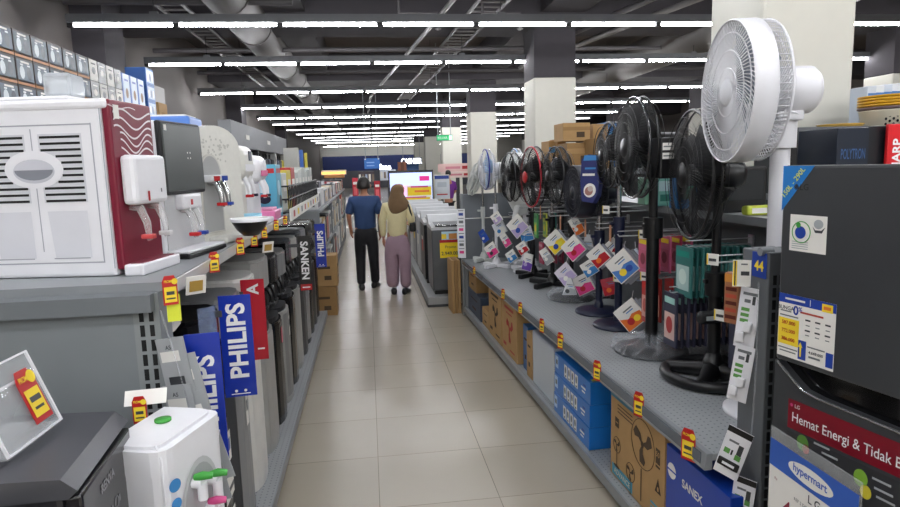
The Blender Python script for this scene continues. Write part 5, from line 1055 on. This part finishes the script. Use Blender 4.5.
# ---------------------------------------------------------------- people
SKIN = mat('#a8745a', .5, var=.04); HAIR = mat('#17120f', .45, bump=.5, scale=60)
def skin(name, chains, m, parent, sub=2, root=0):
    vs, es, rs, idx = [], [], [], {}
    for ch in chains:
        prev = None
        for p in ch:
            k = tuple(round(c, 4) for c in p[:3])
            if k not in idx: idx[k] = len(vs); vs.append(Vector(p[:3])); rs.append((p[3], p[4] if len(p) > 4 else p[3]))
            if prev is not None and prev != idx[k]: es.append((prev, idx[k]))
            prev = idx[k]
    me = bpy.data.meshes.new(name); me.from_pydata(vs, es, []); o = bpy.data.objects.new(name, me); COL.objects.link(o)
    o.modifiers.new('s', 'SKIN').use_smooth_shade = True
    for i, r in enumerate(rs): me.skin_vertices[0].data[i].radius = r; me.skin_vertices[0].data[i].use_root = (i == root)
    o.modifiers.new('b', 'SUBSURF').levels = sub; o.modifiers['b'].render_levels = sub
    n = bpy.data.meshes.new_from_object(o.evaluated_get(bpy.context.evaluated_depsgraph_get())); bpy.data.objects.remove(o); bpy.data.meshes.remove(me)
    n.materials.clear(); n.materials.append(m)
    for p in n.polygons: p.use_smooth = True; p.material_index = 0
    q = bpy.data.objects.new(name, n); COL.objects.link(q); q.parent = parent; return q
def hand_chains(w, d, side):
    """wrist w, fingers along d, thumb forward"""
    w = Vector(w); d = Vector(d).normalized(); f = Vector((0, 1, 0)); n = d.cross(f).normalized(); f = n.cross(d)
    pm = w + d * .055; out = [[(*w, .023, .018), (*pm, .034, .016)]]
    for k, (o_, l) in enumerate(((-.024, .055), (-.008, .066), (.009, .07), (.025, .062))):
        b0 = pm + f * o_; a = b0 + d * l * .55 + n * .008 * side; c = b0 + d * l + n * .024 * side
        out.append([(*pm, .034, .016), (*(b0 + d * .02), .009, .009), (*a, .0085, .0085), (*c, .007, .007)])
    q = w + d * .025; out.append([(*w, .023, .018), (*(q + f * .036), .011, .011), (*(q + f * .05 + d * .03), .009, .009)])
    return out
def shoe(b, x, y, z, rz, m, s=1., pit=0.):
    M = T(x, y, z, pit, 0, rz); b.add(*_shoe(s), m, M, True)
def _shoe(s):
    pr = [(-.11, .03, .0, .05), (-.10, .04, 0, .085), (-.03, .04, 0, .09), (.05, .047, 0, .06), (.11, .042, 0, .045), (.145, .02, .0, .03)]; vs = []; fs = []; n = 10
    for y, hw, z0, z1 in pr:
        for j in range(n): a = 2 * PI * j / n; vs.append((hw * math.cos(a) * s, y * s, ((z0 + z1) / 2 + (z1 - z0) / 2 * max(-1, min(1, 1.3 * math.sin(a)))) * s))
    for i in range(len(pr) - 1):
        for j in range(n): fs.append((i * n + j, i * n + (j + 1) % n, (i + 1) * n + (j + 1) % n, (i + 1) * n + j))
    fs += [list(range(n))[::-1], list(range((len(pr) - 1) * n, len(pr) * n))]; return vs, fs
# man, seen from behind, walking away
man = thing('person', 'man in navy blue t-shirt and black trousers walking away down the aisle', 'person', (-.06, 8.85, 0), -.05)
sh = 1.27
LA = [(-.175, 0, sh), (-.225, -.01, 1.04), (-.205, .06, .84)]; RA_ = [(.175, 0, sh), (.215, -.02, 1.03), (.205, .03, .80)]
body = [[(0, 0, .86, .11, .08), (0, 0, 1.05, .11, .08), (0, 0, 1.24, .13, .09), (0, .01, 1.33, .05, .05), (0, .015, 1.385, .045, .05), (0, .02, 1.43, .066, .075), (0, .025, 1.50, .068, .082), (0, .02, 1.545, .045, .055)],
        [(0, 0, 1.24, .13, .09), (*LA[0], .052), (*LA[1], .038), (*LA[2], .024, .02)], [(0, 0, 1.24, .13, .09), (*RA_[0], .052), (*RA_[1], .038), (*RA_[2], .024, .02)],
        [(0, 0, .86, .11, .08), (-.085, 0, .80, .085), (-.09, .06, .45, .055), (-.09, -.02, .09, .036)], [(0, 0, .86, .11, .08), (.085, 0, .80, .085), (.095, -.02, .45, .055), (.10, .12, .09, .036)]]
body += hand_chains(LA[2], (.02, .25, -1), 1) + hand_chains(RA_[2], (-.02, .2, -1), -1)
skin('body', body, SKIN, man)
skin('shirt', [[(0, 0, .80, .168, .118), (0, 0, .95, .158, .115), (0, 0, 1.10, .165, .115), (0, 0, 1.24, .165, .11), (0, .008, 1.315, .075, .07)], [(0, 0, 1.24, .165, .11), (-.165, 0, 1.255, .078), (-.205, -.005, 1.12, .072), (-.215, -.007, 1.06, .07)], [(0, 0, 1.24, .165, .11), (.165, 0, 1.255, .078), (.2, -.012, 1.12, .072), (.21, -.016, 1.05, .07)]], mat('#28416a', .8, var=.12, scale=18, bump=.3), man)
skin('trousers', [[(0, 0, .97, .148, .108), (0, 0, .80, .15, .115), (-.082, .005, .70, .098), (-.09, .055, .45, .078), (-.092, .0, .22, .07), (-.092, -.02, .07, .066)], [(0, 0, .80, .15, .115), (.085, 0, .70, .098), (.096, -.005, .45, .078), (.1, .08, .22, .07), (.1, .115, .07, .066)]], mat('#12131a', .75, bump=.25, scale=14), man)
b = MB(); shoe(b, -.092, .02, .0, .12, BLACK); b.build('shoe', man); b = MB(); shoe(b, .1, .16, .0, -.25, BLACK); b.build('shoe', man)
hr = MB(); vs = []; fs = []; n = 20; rows_ = 9
for i in range(rows_ + 1):
    th = PI * .62 * i / rows_
    for j in range(n):
        a = 2 * PI * j / n; k = 1 + random.uniform(-.015, .015); y = .115 * math.sin(th) * math.sin(a); z = .125 * math.cos(th)
        if math.sin(a) > .3 and z < .04: z = .04 + (z - .04) * .12
        vs.append((.094 * k * math.sin(th) * math.cos(a), .022 + y * k * .95, 1.462 + z * k))
for i in range(rows_):
    for j in range(n): fs.append((i * n + j, i * n + (j + 1) % n, (i + 1) * n + (j + 1) % n, (i + 1) * n + j))
hr.add(vs, fs, HAIR, None, True).build('hair', man)
fc = MB()
for s_ in (-1, 1):
    fc.tube([(s_ * .085, .02, 1.475), (s_ * .096, .01, 1.46), (s_ * .088, .015, 1.425)], [.008, .014, .008], SKIN, 8)
    fc.add(*_shoe(.01), SKIN, T(0, 0, -5)) if 0 else fc.lathe([(0, -.006), (.009, 0), (0, .006)], BLACK, 10, T(s_ * .03, .108, 1.475))
fc.tube([(0, .1, 1.475), (0, .122, 1.445), (0, .105, 1.435)], [.008, .013, .009], SKIN, 8).box(-.022, .022, .094, .1, 1.405, 1.412, mat('#7a4038', .5), .002); fc.build('face', man)
# woman with headscarf looking to the right
wm = thing('person', 'woman in brown headscarf, cream top and mauve trousers walking beside the man', 'person', (.36, 8.4, 0), -.12)
LA = [(-.15, 0, 1.20), (-.195, -.01, .98), (-.185, .03, .74)]; RB = [(.15, 0, 1.20), (.20, -.03, 1.0), (.17, .14, .92)]
body = [[(0, 0, .82, .12, .1), (0, 0, 1.0, .1, .085), (0, 0, 1.17, .11, .085), (0, .01, 1.26, .045, .045), (0.01, .02, 1.32, .045, .05), (.02, .025, 1.38, .064, .072), (.02, .025, 1.44, .066, .078), (.02, .02, 1.48, .045, .05)],
        [(0, 0, 1.17, .11, .085), (*LA[0], .045), (*LA[1], .034), (*LA[2], .021, .017)], [(0, 0, 1.17, .11, .085), (*RB[0], .045), (*RB[1], .034), (*RB[2], .021, .017)],
        [(0, 0, .82, .12, .1), (-.08, 0, .76, .08), (-.085, .05, .43, .05), (-.085, .06, .08, .033)], [(0, 0, .82, .12, .1), (.08, 0, .76, .08), (.09, -.01, .43, .05), (.1, .02, .08, .033)]]
body += hand_chains(LA[2], (.0, .2, -1), 1) + hand_chains(RB[2], (-.4, .8, .1), -1)
skin('body', body, SKIN, wm)
CRM = mat('#d9cda0', .8, var=.06, bump=.3, scale=16)
skin('blouse', [[(0, 0, .74, .155, .122), (0, 0, .88, .142, .11), (0, 0, 1.04, .14, .105), (0, 0, 1.17, .14, .1), (0, .008, 1.25, .07, .06)], [(0, 0, 1.17, .14, .1), (-.145, 0, 1.185, .066), (-.195, -.01, .98, .055), (-.187, .025, .78, .04)], [(0, 0, 1.17, .14, .1), (.145, 0, 1.185, .066), (.2, -.03, 1.0, .055), (.178, .1, .935, .042)]], CRM, wm)
skin('trousers', [[(0, 0, .90, .135, .105), (0, 0, .73, .155, .125), (-.085, .02, .58, .11), (-.09, .05, .35, .098), (-.09, .055, .07, .09)], [(0, 0, .73, .155, .125), (.085, .0, .58, .11), (.085, .0, .35, .085), (.09, .02, .07, .078)]], mat('#a58a98', .8, var=.1, bump=.35, scale=12), wm)
b = MB(); shoe(b, -.08, .06, 0, .1, MBLACK, .95); b.build('shoe', wm); b = MB(); shoe(b, .09, .03, 0, -.2, MBLACK, .95); b.build('shoe', wm)
HJ = mat('#6f573c', .85, var=.15, scale=16, bump=.4)
skin('headscarf', [[(.02, .0, 1.475, .05, .06), (.02, .0, 1.42, .095, .105), (.015, -.008, 1.34, .092, .095), (.02, -.01, 1.24, .16, .115), (.03, -.015, 1.16, .175, .115), (.07, -.02, 1.08, .12, .1)]], HJ, wm)
fc = MB(T(.02, .025, 0, 0, 0, -.75))
fc.lathe([(0, -.085), (.05, -.07), (.068, -.02), (.066, .03), (.045, .07), (0, .08)], SKIN, 20, T(0, .038, 1.40))
for s_ in (-1, 1): fc.lathe([(0, -.006), (.009, 0), (0, .006)], BLACK, 10, T(s_ * .028, .1, 1.415))
fc.tube([(0, .1, 1.415), (0, .118, 1.385), (0, .1, 1.375)], [.008, .012, .008], SKIN, 8).box(-.02, .02, .092, .099, 1.35, 1.357, mat('#8a4a44', .5), .002); fc.build('face', wm)
MB().tube([(.14, -.02, 1.25), (.175, -.07, 1.18), (.21, -.05, 1.02), (.2, .02, .92)], .013, BLACK, 8).box(.17, .25, -.04, .14, .84, .97, BLACK, .02).build('shoulder_bag', wm)
# shopper far off in purple
pw = thing('person', 'shopper in purple top standing far off by a white poster', 'person', (2.16, 17., 0), .4)
skin('body', [[(0, 0, .85, .13, .1), (0, 0, 1.2, .13, .09), (0, 0, 1.35, .05, .05), (0, .02, 1.44, .07, .08), (0, .02, 1.54, .06, .07)], [(0, 0, 1.2, .13, .09), (-.18, 0, 1.22, .05), (-.22, 0, 1.0, .035), (-.18, .12, .9, .022)], [(0, 0, 1.2, .13, .09), (.18, 0, 1.22, .05), (.22, 0, 1.0, .035), (.18, .12, .9, .022)], [(0, 0, .85, .13, .1), (-.09, 0, .45, .06), (-.09, 0, .03, .04)], [(0, 0, .85, .13, .1), (.09, 0, .45, .06), (.09, 0, .03, .04)]], SKIN, pw)
skin('top', [[(0, 0, .75, .17, .13), (0, 0, 1.0, .16, .12), (0, 0, 1.22, .16, .11), (0, 0, 1.32, .07, .06)], [(0, 0, 1.22, .16, .11), (-.18, 0, 1.22, .07), (-.22, 0, 1.02, .06)], [(0, 0, 1.22, .16, .11), (.18, 0, 1.22, .07), (.22, 0, 1.02, .06)]], mat('#6d2a86', .8), pw)
skin('trousers', [[(0, 0, .85, .15, .12), (-.09, 0, .45, .085), (-.09, 0, .04, .07)], [(0, 0, .85, .15, .12), (.09, 0, .45, .085), (.09, 0, .04, .07)]], mat('#20222a', .8), pw)
skin('hair', [[(0, -.02, 1.42, .08, .08), (0, 0, 1.52, .085, .095), (0, 0, 1.59, .05, .06)]], HAIR, pw)

# ---------------------------------------------------------------- washing machines down the middle
t = thing('display_plinth', 'long grey plinth carrying the row of washing machines', 'plinth', (.66, 7.6, 0))
MB().box(0, .75, -.12, 4.7, 0, .12, mat('#9a9c9c', .5), .005).build('platform', t); MB().box(-.005, .755, -.125, 4.7, .0, .03, DGREY).build('kick_strip', t)
WM = [('#55585b', 'dark grey washing machine with yellow price sign, nearest in the row'), ('#1d1f23', 'black washing machine just behind the grey one'), ('#b9bcbe', 'silver washing machine, third in the row'), ('#8a8d90', 'grey washing machine, fourth in the row'), ('#c9cbcc', 'white washing machine, fifth in the row'), ('#3a3c40', 'charcoal washing machine, farthest in the row'), ('#c4c6c8', 'white washing machine, seventh in the row'), ('#6d7073', 'grey washing machine, eighth in the row'), ('#d0d2d2', 'white washing machine, farthest in the row')]
for i, (c_, lb) in enumerate(WM[:6]):
    y = 7.62 + i * .78; x = .72 if i else .745
    t = thing('washing_machine', lb, 'washing machine', (x, y, .122), 0, 'washing machines on the plinth'); m_ = mat(c_, .35, .2)
    MB().box(0, .6, 0, .62, .05, .80, m_, .015).box(.02, .58, .02, .6, 0, .05, BLACK).build('cabinet', t)
    MB().prism([(0, .80), (.62, .80), (.62, .95), (.52, .95), (.4, .86), (0, .83)], .6, mat('#c6c8ca', .3), Matrix(((0, 0, 1, 0), (1, 0, 0, 0), (0, 1, 0, 0), (0, 0, 0, 1)))).build('top_cover', t)
    MB().prism([(.03, .84), (.38, .866), (.38, .872), (.03, .848)], .5, GLOSSK, Matrix(((0, 0, 1, .05), (1, 0, 0, 0), (0, 1, 0, 0), (0, 0, 0, 1)))).build('lid', t)
    MB().box(.06, .54, .5, .503, .885, .93, BLACK).build('control_panel', t)
    if i == 0:
        b = MB(); M = frame((.2, -.0005, .0), NX, -NY)
        b.rect(M, .02, .73, .2, .1, mat('#bfdff0', .4)).rect(M, .06, .72, .1, .07, mat('#c98a4a', .5), .002).rect(M, -.05, .72, .06, .06, YEL, .002).rect(M, .03, .66, .27, .035, RED, .002)
        b.rect(M, .03, .55, .27, .19, mat('#f4d516', .5)).text('Promo', M, .03, .59, .035, DGREY, .002, 0).text('2.949.000', M, .03, .51, .045, DGREY, .002, .02, maxw=.24); b.build('price_sign', t)
    else:
        M = frame((-.0005, .3, .5), (0, -1, 0), -NX); b = MB().rect(M, 0, 0, .2, .16, (YEL, RED, PAPER)[i % 3]).rect(M, 0, .1, .2, .05, (RED, PAPER, BLUE)[i % 3], .002); b.build('price_sign', t)

# ---------------------------------------------------------------- displays in the middle distance
def panel(px0, py0, px1, py1, y, m, name, label, cat, extra=None, dep=.05, stand=True, glow=None, hang=False, group=None):
    a, b_ = atY(px0, py0, y), atY(px1, py1, y); x0, x1, z0, z1 = min(a.x, b_.x), max(a.x, b_.x), min(a.z, b_.z), max(a.z, b_.z); w_, h_ = x1 - x0, z1 - z0
    t = thing(name, label, cat, ((x0 + x1) / 2, y, 0), 0, group); MB().box(-w_ / 2, w_ / 2, 0, dep, z0, z1, m, .004).build('board', t)
    if extra: b = MB(); extra(b, frame((0, -.0008, (z0 + z1) / 2), NX, -NY), w_, h_); b.build('face', t)
    if stand and z0 > .05: MB().box(-.03, .03, .01, .04, 0, z0, DGREY).box(-.2, .2, -.1, .15, 0, .02, DGREY).build('stand', t)
    if hang:
        for s_ in (-.4, .4): MB().cyl((w_ * s_, dep / 2, z1), (w_ * s_, dep / 2, ZC), .012, LGREY, n=6).build('hanger_rod', t)
    return t
SCR = emit('#aab8e6', 1.1)
def tv(b, M, w_, h_): b.rect(M, 0, 0, w_ * .94, h_ * .86, SCR); b.rect(M, w_ * .3, h_ * .25, w_ * .22, h_ * .14, emit('#b0206a', .9), .002).rect(M, -w_ * .15, -h_ * .1, w_ * .3, h_ * .3, emit('#e6a8c8', 1.), .0016)
panel(388, 171, 434, 203, 14.6, BLACK, 'television', 'large television with lit screen beyond the headscarf', 'television', tv, .06)
def yb(b, M, w_, h_): b.rect(M, 0, h_ * .1, w_ * .95, h_ * .6, mat('#f2d21a', .5)); b.rect(M, 0, -h_ * .38, w_ * .9, h_ * .2, RED, .001).rect(M, w_ * .1, h_ * .1, w_ * .6, h_ * .16, ORANGE, .002).rect(M, 0, h_ * .42, w_ * .7, h_ * .12, PINK, .002)
panel(407, 186, 432, 199, 13.4, PAPER, 'price_sign', 'yellow price sign standing right of the headscarf before the television', 'sign', yb)
panel(401, 197, 431, 206, 12.9, PAPER, 'price_sign', 'yellow and red price sign lower down behind the washing machines', 'sign', yb)
panel(397, 203, 412, 210, 12.6, ORANGE, 'price_sign', 'orange price sign behind the washing machines beside the headscarf', 'sign', yb)
def wp(b, M, w_, h_): b.rect(M, 0, 0, w_ * .94, h_ * .94, mat('#dfe6ee', .4)).rect(M, 0, h_ * .4, w_ * .94, h_ * .14, BLUE, .002).rect(M, 0, h_ * .1, w_ * .6, h_ * .2, mat('#c3cdd8', .4), .002).rect(M, 0, -h_ * .3, w_ * .7, h_ * .05, RED, .002)
panel(434, 175, 450, 199, 15.5, PAPER, 'poster_stand', 'white poster with blue header beside the shopper in purple', 'poster', wp)
def pk_(b, M, w_, h_): b.rect(M, w_ * .25, 0, w_ * .2, h_ * .4, CR).rect(M, -w_ * .1, 0, w_ * .4, h_ * .3, mat('#d88a9a', .5))
panel(438, 164, 475, 171, 20, mat('#e9c4c0', .5), 'shop_sign', 'wide pink shop sign above the shopper in purple', 'sign', pk_, hang=False)
panel(441, 172, 476, 177, 19, mat('#efd9d4', .5), 'shop_sign', 'lower pale pink shop sign above the white poster', 'sign', pk_)
def red_(b, M, w_, h_): b.rect(M, 0, h_ * .3, w_ * .7, h_ * .1, PAPER).rect(M, 0, 0, w_ * .6, h_ * .3, mat('#e5646a', .5)); b.rect(M, 0, -h_ * .35, w_ * .6, h_ * .1, PAPER)
panel(352, 178, 359, 204, 17, mat('#c8283c', .5), 'standing_banner', 'red standing banner left of the man', 'banner', red_)
panel(374, 181, 381, 205, 17, mat('#b01c2c', .5), 'standing_banner', 'red standing banner between man and woman', 'banner', red_)
def wood(b, M, w_, h_): b.rect(M, 0, 0, w_ * .4, h_ * .9, mat('#5b3424', .6))
panel(398, 162, 407, 182, 18, mat('#7d4a34', .6), 'display_totem', 'brown wooden totem above the television', 'totem', wood, .3)
def dirs(b, M, w_, h_):
    b.rect(M, -w_ * .42, h_ * .42, w_ * .08, h_ * .1, PAPER).rect(M, w_ * .42, h_ * .42, w_ * .08, h_ * .1, PAPER)
    for k in range(2): b.rect(M, -w_ * .1, h_ * (.1 - .3 * k), w_ * .5, h_ * .1, mat('#7fb0e6', .4), .002)
panel(364, 158.5, 380, 168.5, 22, mat('#1f6fc9', .4), 'hanging_sign', 'blue hanging direction sign above the man', 'sign', dirs, stand=False, hang=True)
def exi(b, M, w_, h_): b.rect(M, -w_ * .1, 0, w_ * .74, h_ * .8, emit('#1f9a5c', .9)).text('KELUAR', M, -w_ * .12, 0, h_ * .42, WT, .002, .01, maxw=w_ * .6); b.rect(M, w_ * .38, 0, w_ * .2, h_ * .8, emit('#bfe8d0', .9))
panel(436.5, 135, 452.5, 140.5, 16, mat('#2a8a5a', .4), 'exit_sign', 'green lit exit sign hanging under the lights in the middle', 'sign', exi, stand=False, hang=True)
WL_ = emit('#f4f6ff', 3.)
t = thing('shop_lettering', 'white lit word CASHIER hanging far at the back', 'sign', (0, 30, 0)); c, w_, h_ = between((401, 158), (422, 164), 30)
MB().text('CASHIER', frame((c.x, 0, c.z), NX, -NY), 0, 0, h_ * .85, WL_, 0, .03, maxw=w_).box(c.x - w_ / 2, c.x + w_ / 2, .02, .06, c.z - h_ * .5, c.z + h_ * .5, mat('#25304a', .5)).build('letters', t)
for s_ in (-.4, .4): MB().cyl((c.x + w_ * s_, .04, c.z + h_ * .5), (c.x + w_ * s_, .04, ZC), .012, LGREY, n=6).build('hanger_rod', t)
panel(407, 164.5, 419, 170.5, 31, mat('#2d5f9e', .4), 'blue_screen', 'blue screen under the white lit word at the back', 'screen', None, stand=True)
t = thing('shop_lettering', 'white letters of a phone shop on the blue back wall', 'sign', (0, YB - .51, 0)); c, w_, h_ = between((379, 164), (391, 169.5), YB - .51)
MB().text('fone', frame((c.x, 0, c.z), NX, -NY), 0, 0, h_, WL_, 0, .03, maxw=w_).build('letters', t)
def shopw(b, M, w_, h_):
    for k in range(5): b.rect(M, -w_ * .4 + w_ * .2 * k, 0, w_ * .12, h_ * .6, (mat('#e8e4da', .5), mat('#7a6a5a', .5), mat('#9fb0c8', .5))[k % 3])
panel(380, 170, 396, 180, 24, mat('#cfd6e0', .4), 'shop_counter', 'pale lit counter behind the woman far at the back', 'counter', shopw, .6)
panel(358, 172, 375, 184, 22, mat('#4a4048', .5), 'shop_counter', 'dark counter above the man far at the back', 'counter', shopw, .6)
OL = emit('#f2b45a', 1.6)
panel(321, 170.5, 346, 174.5, 20, mat('#e8dcc2', .4), 'lit_shelf', 'warm lit shelf edge far down the left side, upper one', 'shelf', lambda b, M, w_, h_: b.rect(M, 0, -h_ * .1, w_ * .96, h_ * .5, OL), .5)
panel(324, 175, 344, 177.5, 19, mat('#c98a4a', .5), 'lit_shelf', 'orange lit shelf edge far down the left side, lower one', 'shelf', None, .5)

# ---------------------------------------------------------------- second left rack beyond the coolers
t = thing('gondola_shelf', 'second grey gondola farther down the left side with cartons and frames', 'shelf', (-.6, 7.75, 0))
MB().box(-1., .0, 0, 8.5, 0, .1, DGREY).build('base_shelf', t); MB().box(-1., .0, 0, 8.5, .62, .65, SHELF).build('middle_shelf', t); MB().box(-1., .02, 0, 8.5, 1.18, 1.21, SHELF).build('top_shelf', t); MB().box(-1.03, -1., 0, 8.5, 0, 1.5, GREY).build('back_panel', t)
for y in (0.04, 2.8, 5.6, 8.4): MB().box(-.05, 0, y - .03, y + .03, 0, 1.21, STEEL).build('upright', t)
MB().box(-1, 0, -.02, 0, 0, 1.2, STEEL).build('end_panel', t)
for i, (y, z0, h_, dx, lb) in enumerate(((7.35, .0, .34, -.42, 'lower kraft carton standing at the end of the left coolers'), (7.36, .345, .36, -.40, 'upper kraft carton standing at the end of the left coolers'))):
    b = MB().box(-.3, 0, 0, .3, 0, h_, (KRAFT2, KRAFT)[i], .004); M = frame((.0005, .15, h_ / 2), NY, NX); b.rect(M, 0, .05, .12, .03, INKF).rect(M, 0, -.08, .16, .02, INKF); M = frame((-.15, -.0005, h_ / 2), NX, -NY); b.rect(M, 0, .04, .14, .03, INKF).rect(M, .04, -.08, .08, .05, INKF)
    one(b, 'storage_carton', lb, 'box', (dx, y, z0), 0)
shades = ['#dcdcd8', '#2a2b2e', '#c9b89a', '#e4e4e0', '#8f9396', '#b04a3c', '#d8d8d6', '#3c3e44', '#c7a878', '#e0dcd0', '#54585e', '#d9dadb']
for lv, (z0, h_) in enumerate(((.102, .48), (.652, .46), (1.212, .24))):
    for i in range(12):
        y = 7.9 + i * .68; hh = h_ * random.uniform(.75, 1.)
        b = MB().box(-.5, 0, 0, .5, 0, hh, mat(shades[(i * 5 + lv * 3) % 12], .45), .006); M = frame((.0005, .25, hh / 2), NY, NX)
        b.rect(M, 0, 0, .42, hh * .8, mat(shades[(i * 5 + lv * 3 + 4) % 12], .4)).rect(M, .05, hh * .1, .2, hh * .3, mat(shades[(i * 7 + lv + 2) % 12], .4), .002)
        Mn = frame((-.25, -.0005, hh / 2), NX, -NY); b.rect(Mn, 0, 0, .42, hh * .7, mat(shades[(i * 5 + lv * 3 + 4) % 12], .4)).rect(Mn, .05, 0, .2, hh * .3, mat(shades[(i * 3 + lv) % 12], .4), .002)
        one(b, 'boxed_appliance', 'boxed appliance on the %s shelf of the second left gondola, %s from the near end' % (('bottom', 'middle', 'top')[lv], ORD[i]), 'box', (-.62, y, z0), 0, 'boxed appliances on the second left gondola')
# big items on and beyond it
put(304, 182, 320, 206, 9.6, .5, mat('#1c1d20', .4), 'oven', 'black boxy oven on the second left gondola beyond the wire basket', 'oven', z0=None, extra=lambda b, M, w_, h_: b.rect(M, 0, h_ * .44, w_ * .8, h_ * .1, W).rect(M, -w_ * .1, -.02, w_ * .6, h_ * .5, GLOSSK))
for i, (px, c_) in enumerate(((321, '#c8ccd0'), (324, '#b03040'), (327, '#e4e4e4'), (330, '#26272a'))):
    put(px, 181 + i, px + 3.4, 206, 10.4 + i * .5, .3, mat(c_, .4), 'boxed_appliance', ('pale', 'red', 'white', 'black')[i] + ' upright pack beside the black boxy oven', 'box', z0=1.455)
def grid(b, M, w_, h_):
    for i in range(5):
        for j in range(3): b.rect(M, -w_ * .38 + i * w_ * .19, -h_ * .3 + j * h_ * .3, w_ * .12, h_ * .2, mat(('#c9b29a', '#9a3a40', '#d9d4cc', '#5a4038', '#b98a7a')[(i * 2 + j * 3) % 5], .5))
t = thing('product_rack', 'rack of small reddish packs beyond the light blue box', 'rack', (-2.2, 9.3, 0)); 
MB().box(-.3, .5, 0, .4, 1.2, 1.95, mat('#3a3032', .5)).build('case', t); b = MB(); grid(b, frame((.1, -.001, 1.6), NX, -NY), .8, .7); b.build('packs', t); MB().box(-.3, .5, 0, .4, 0, 1.2, DGREY).build('base', t)
panel(299, 150, 304, 172, 17.5, mat('#2d5fb0', .4), 'standing_banner', 'blue vertical banner at the far left', 'banner', None, .05)
panel(304, 153, 308, 172, 17.8, mat('#d8c94a', .4), 'standing_banner', 'yellow vertical banner beside the blue one at the far left', 'banner', None, .05)
panel(283, 148, 299, 172, 18.5, mat('#cfcfc8', .5), 'partition_panel', 'pale partition panel left of the blue banner', 'panel', None, .3)
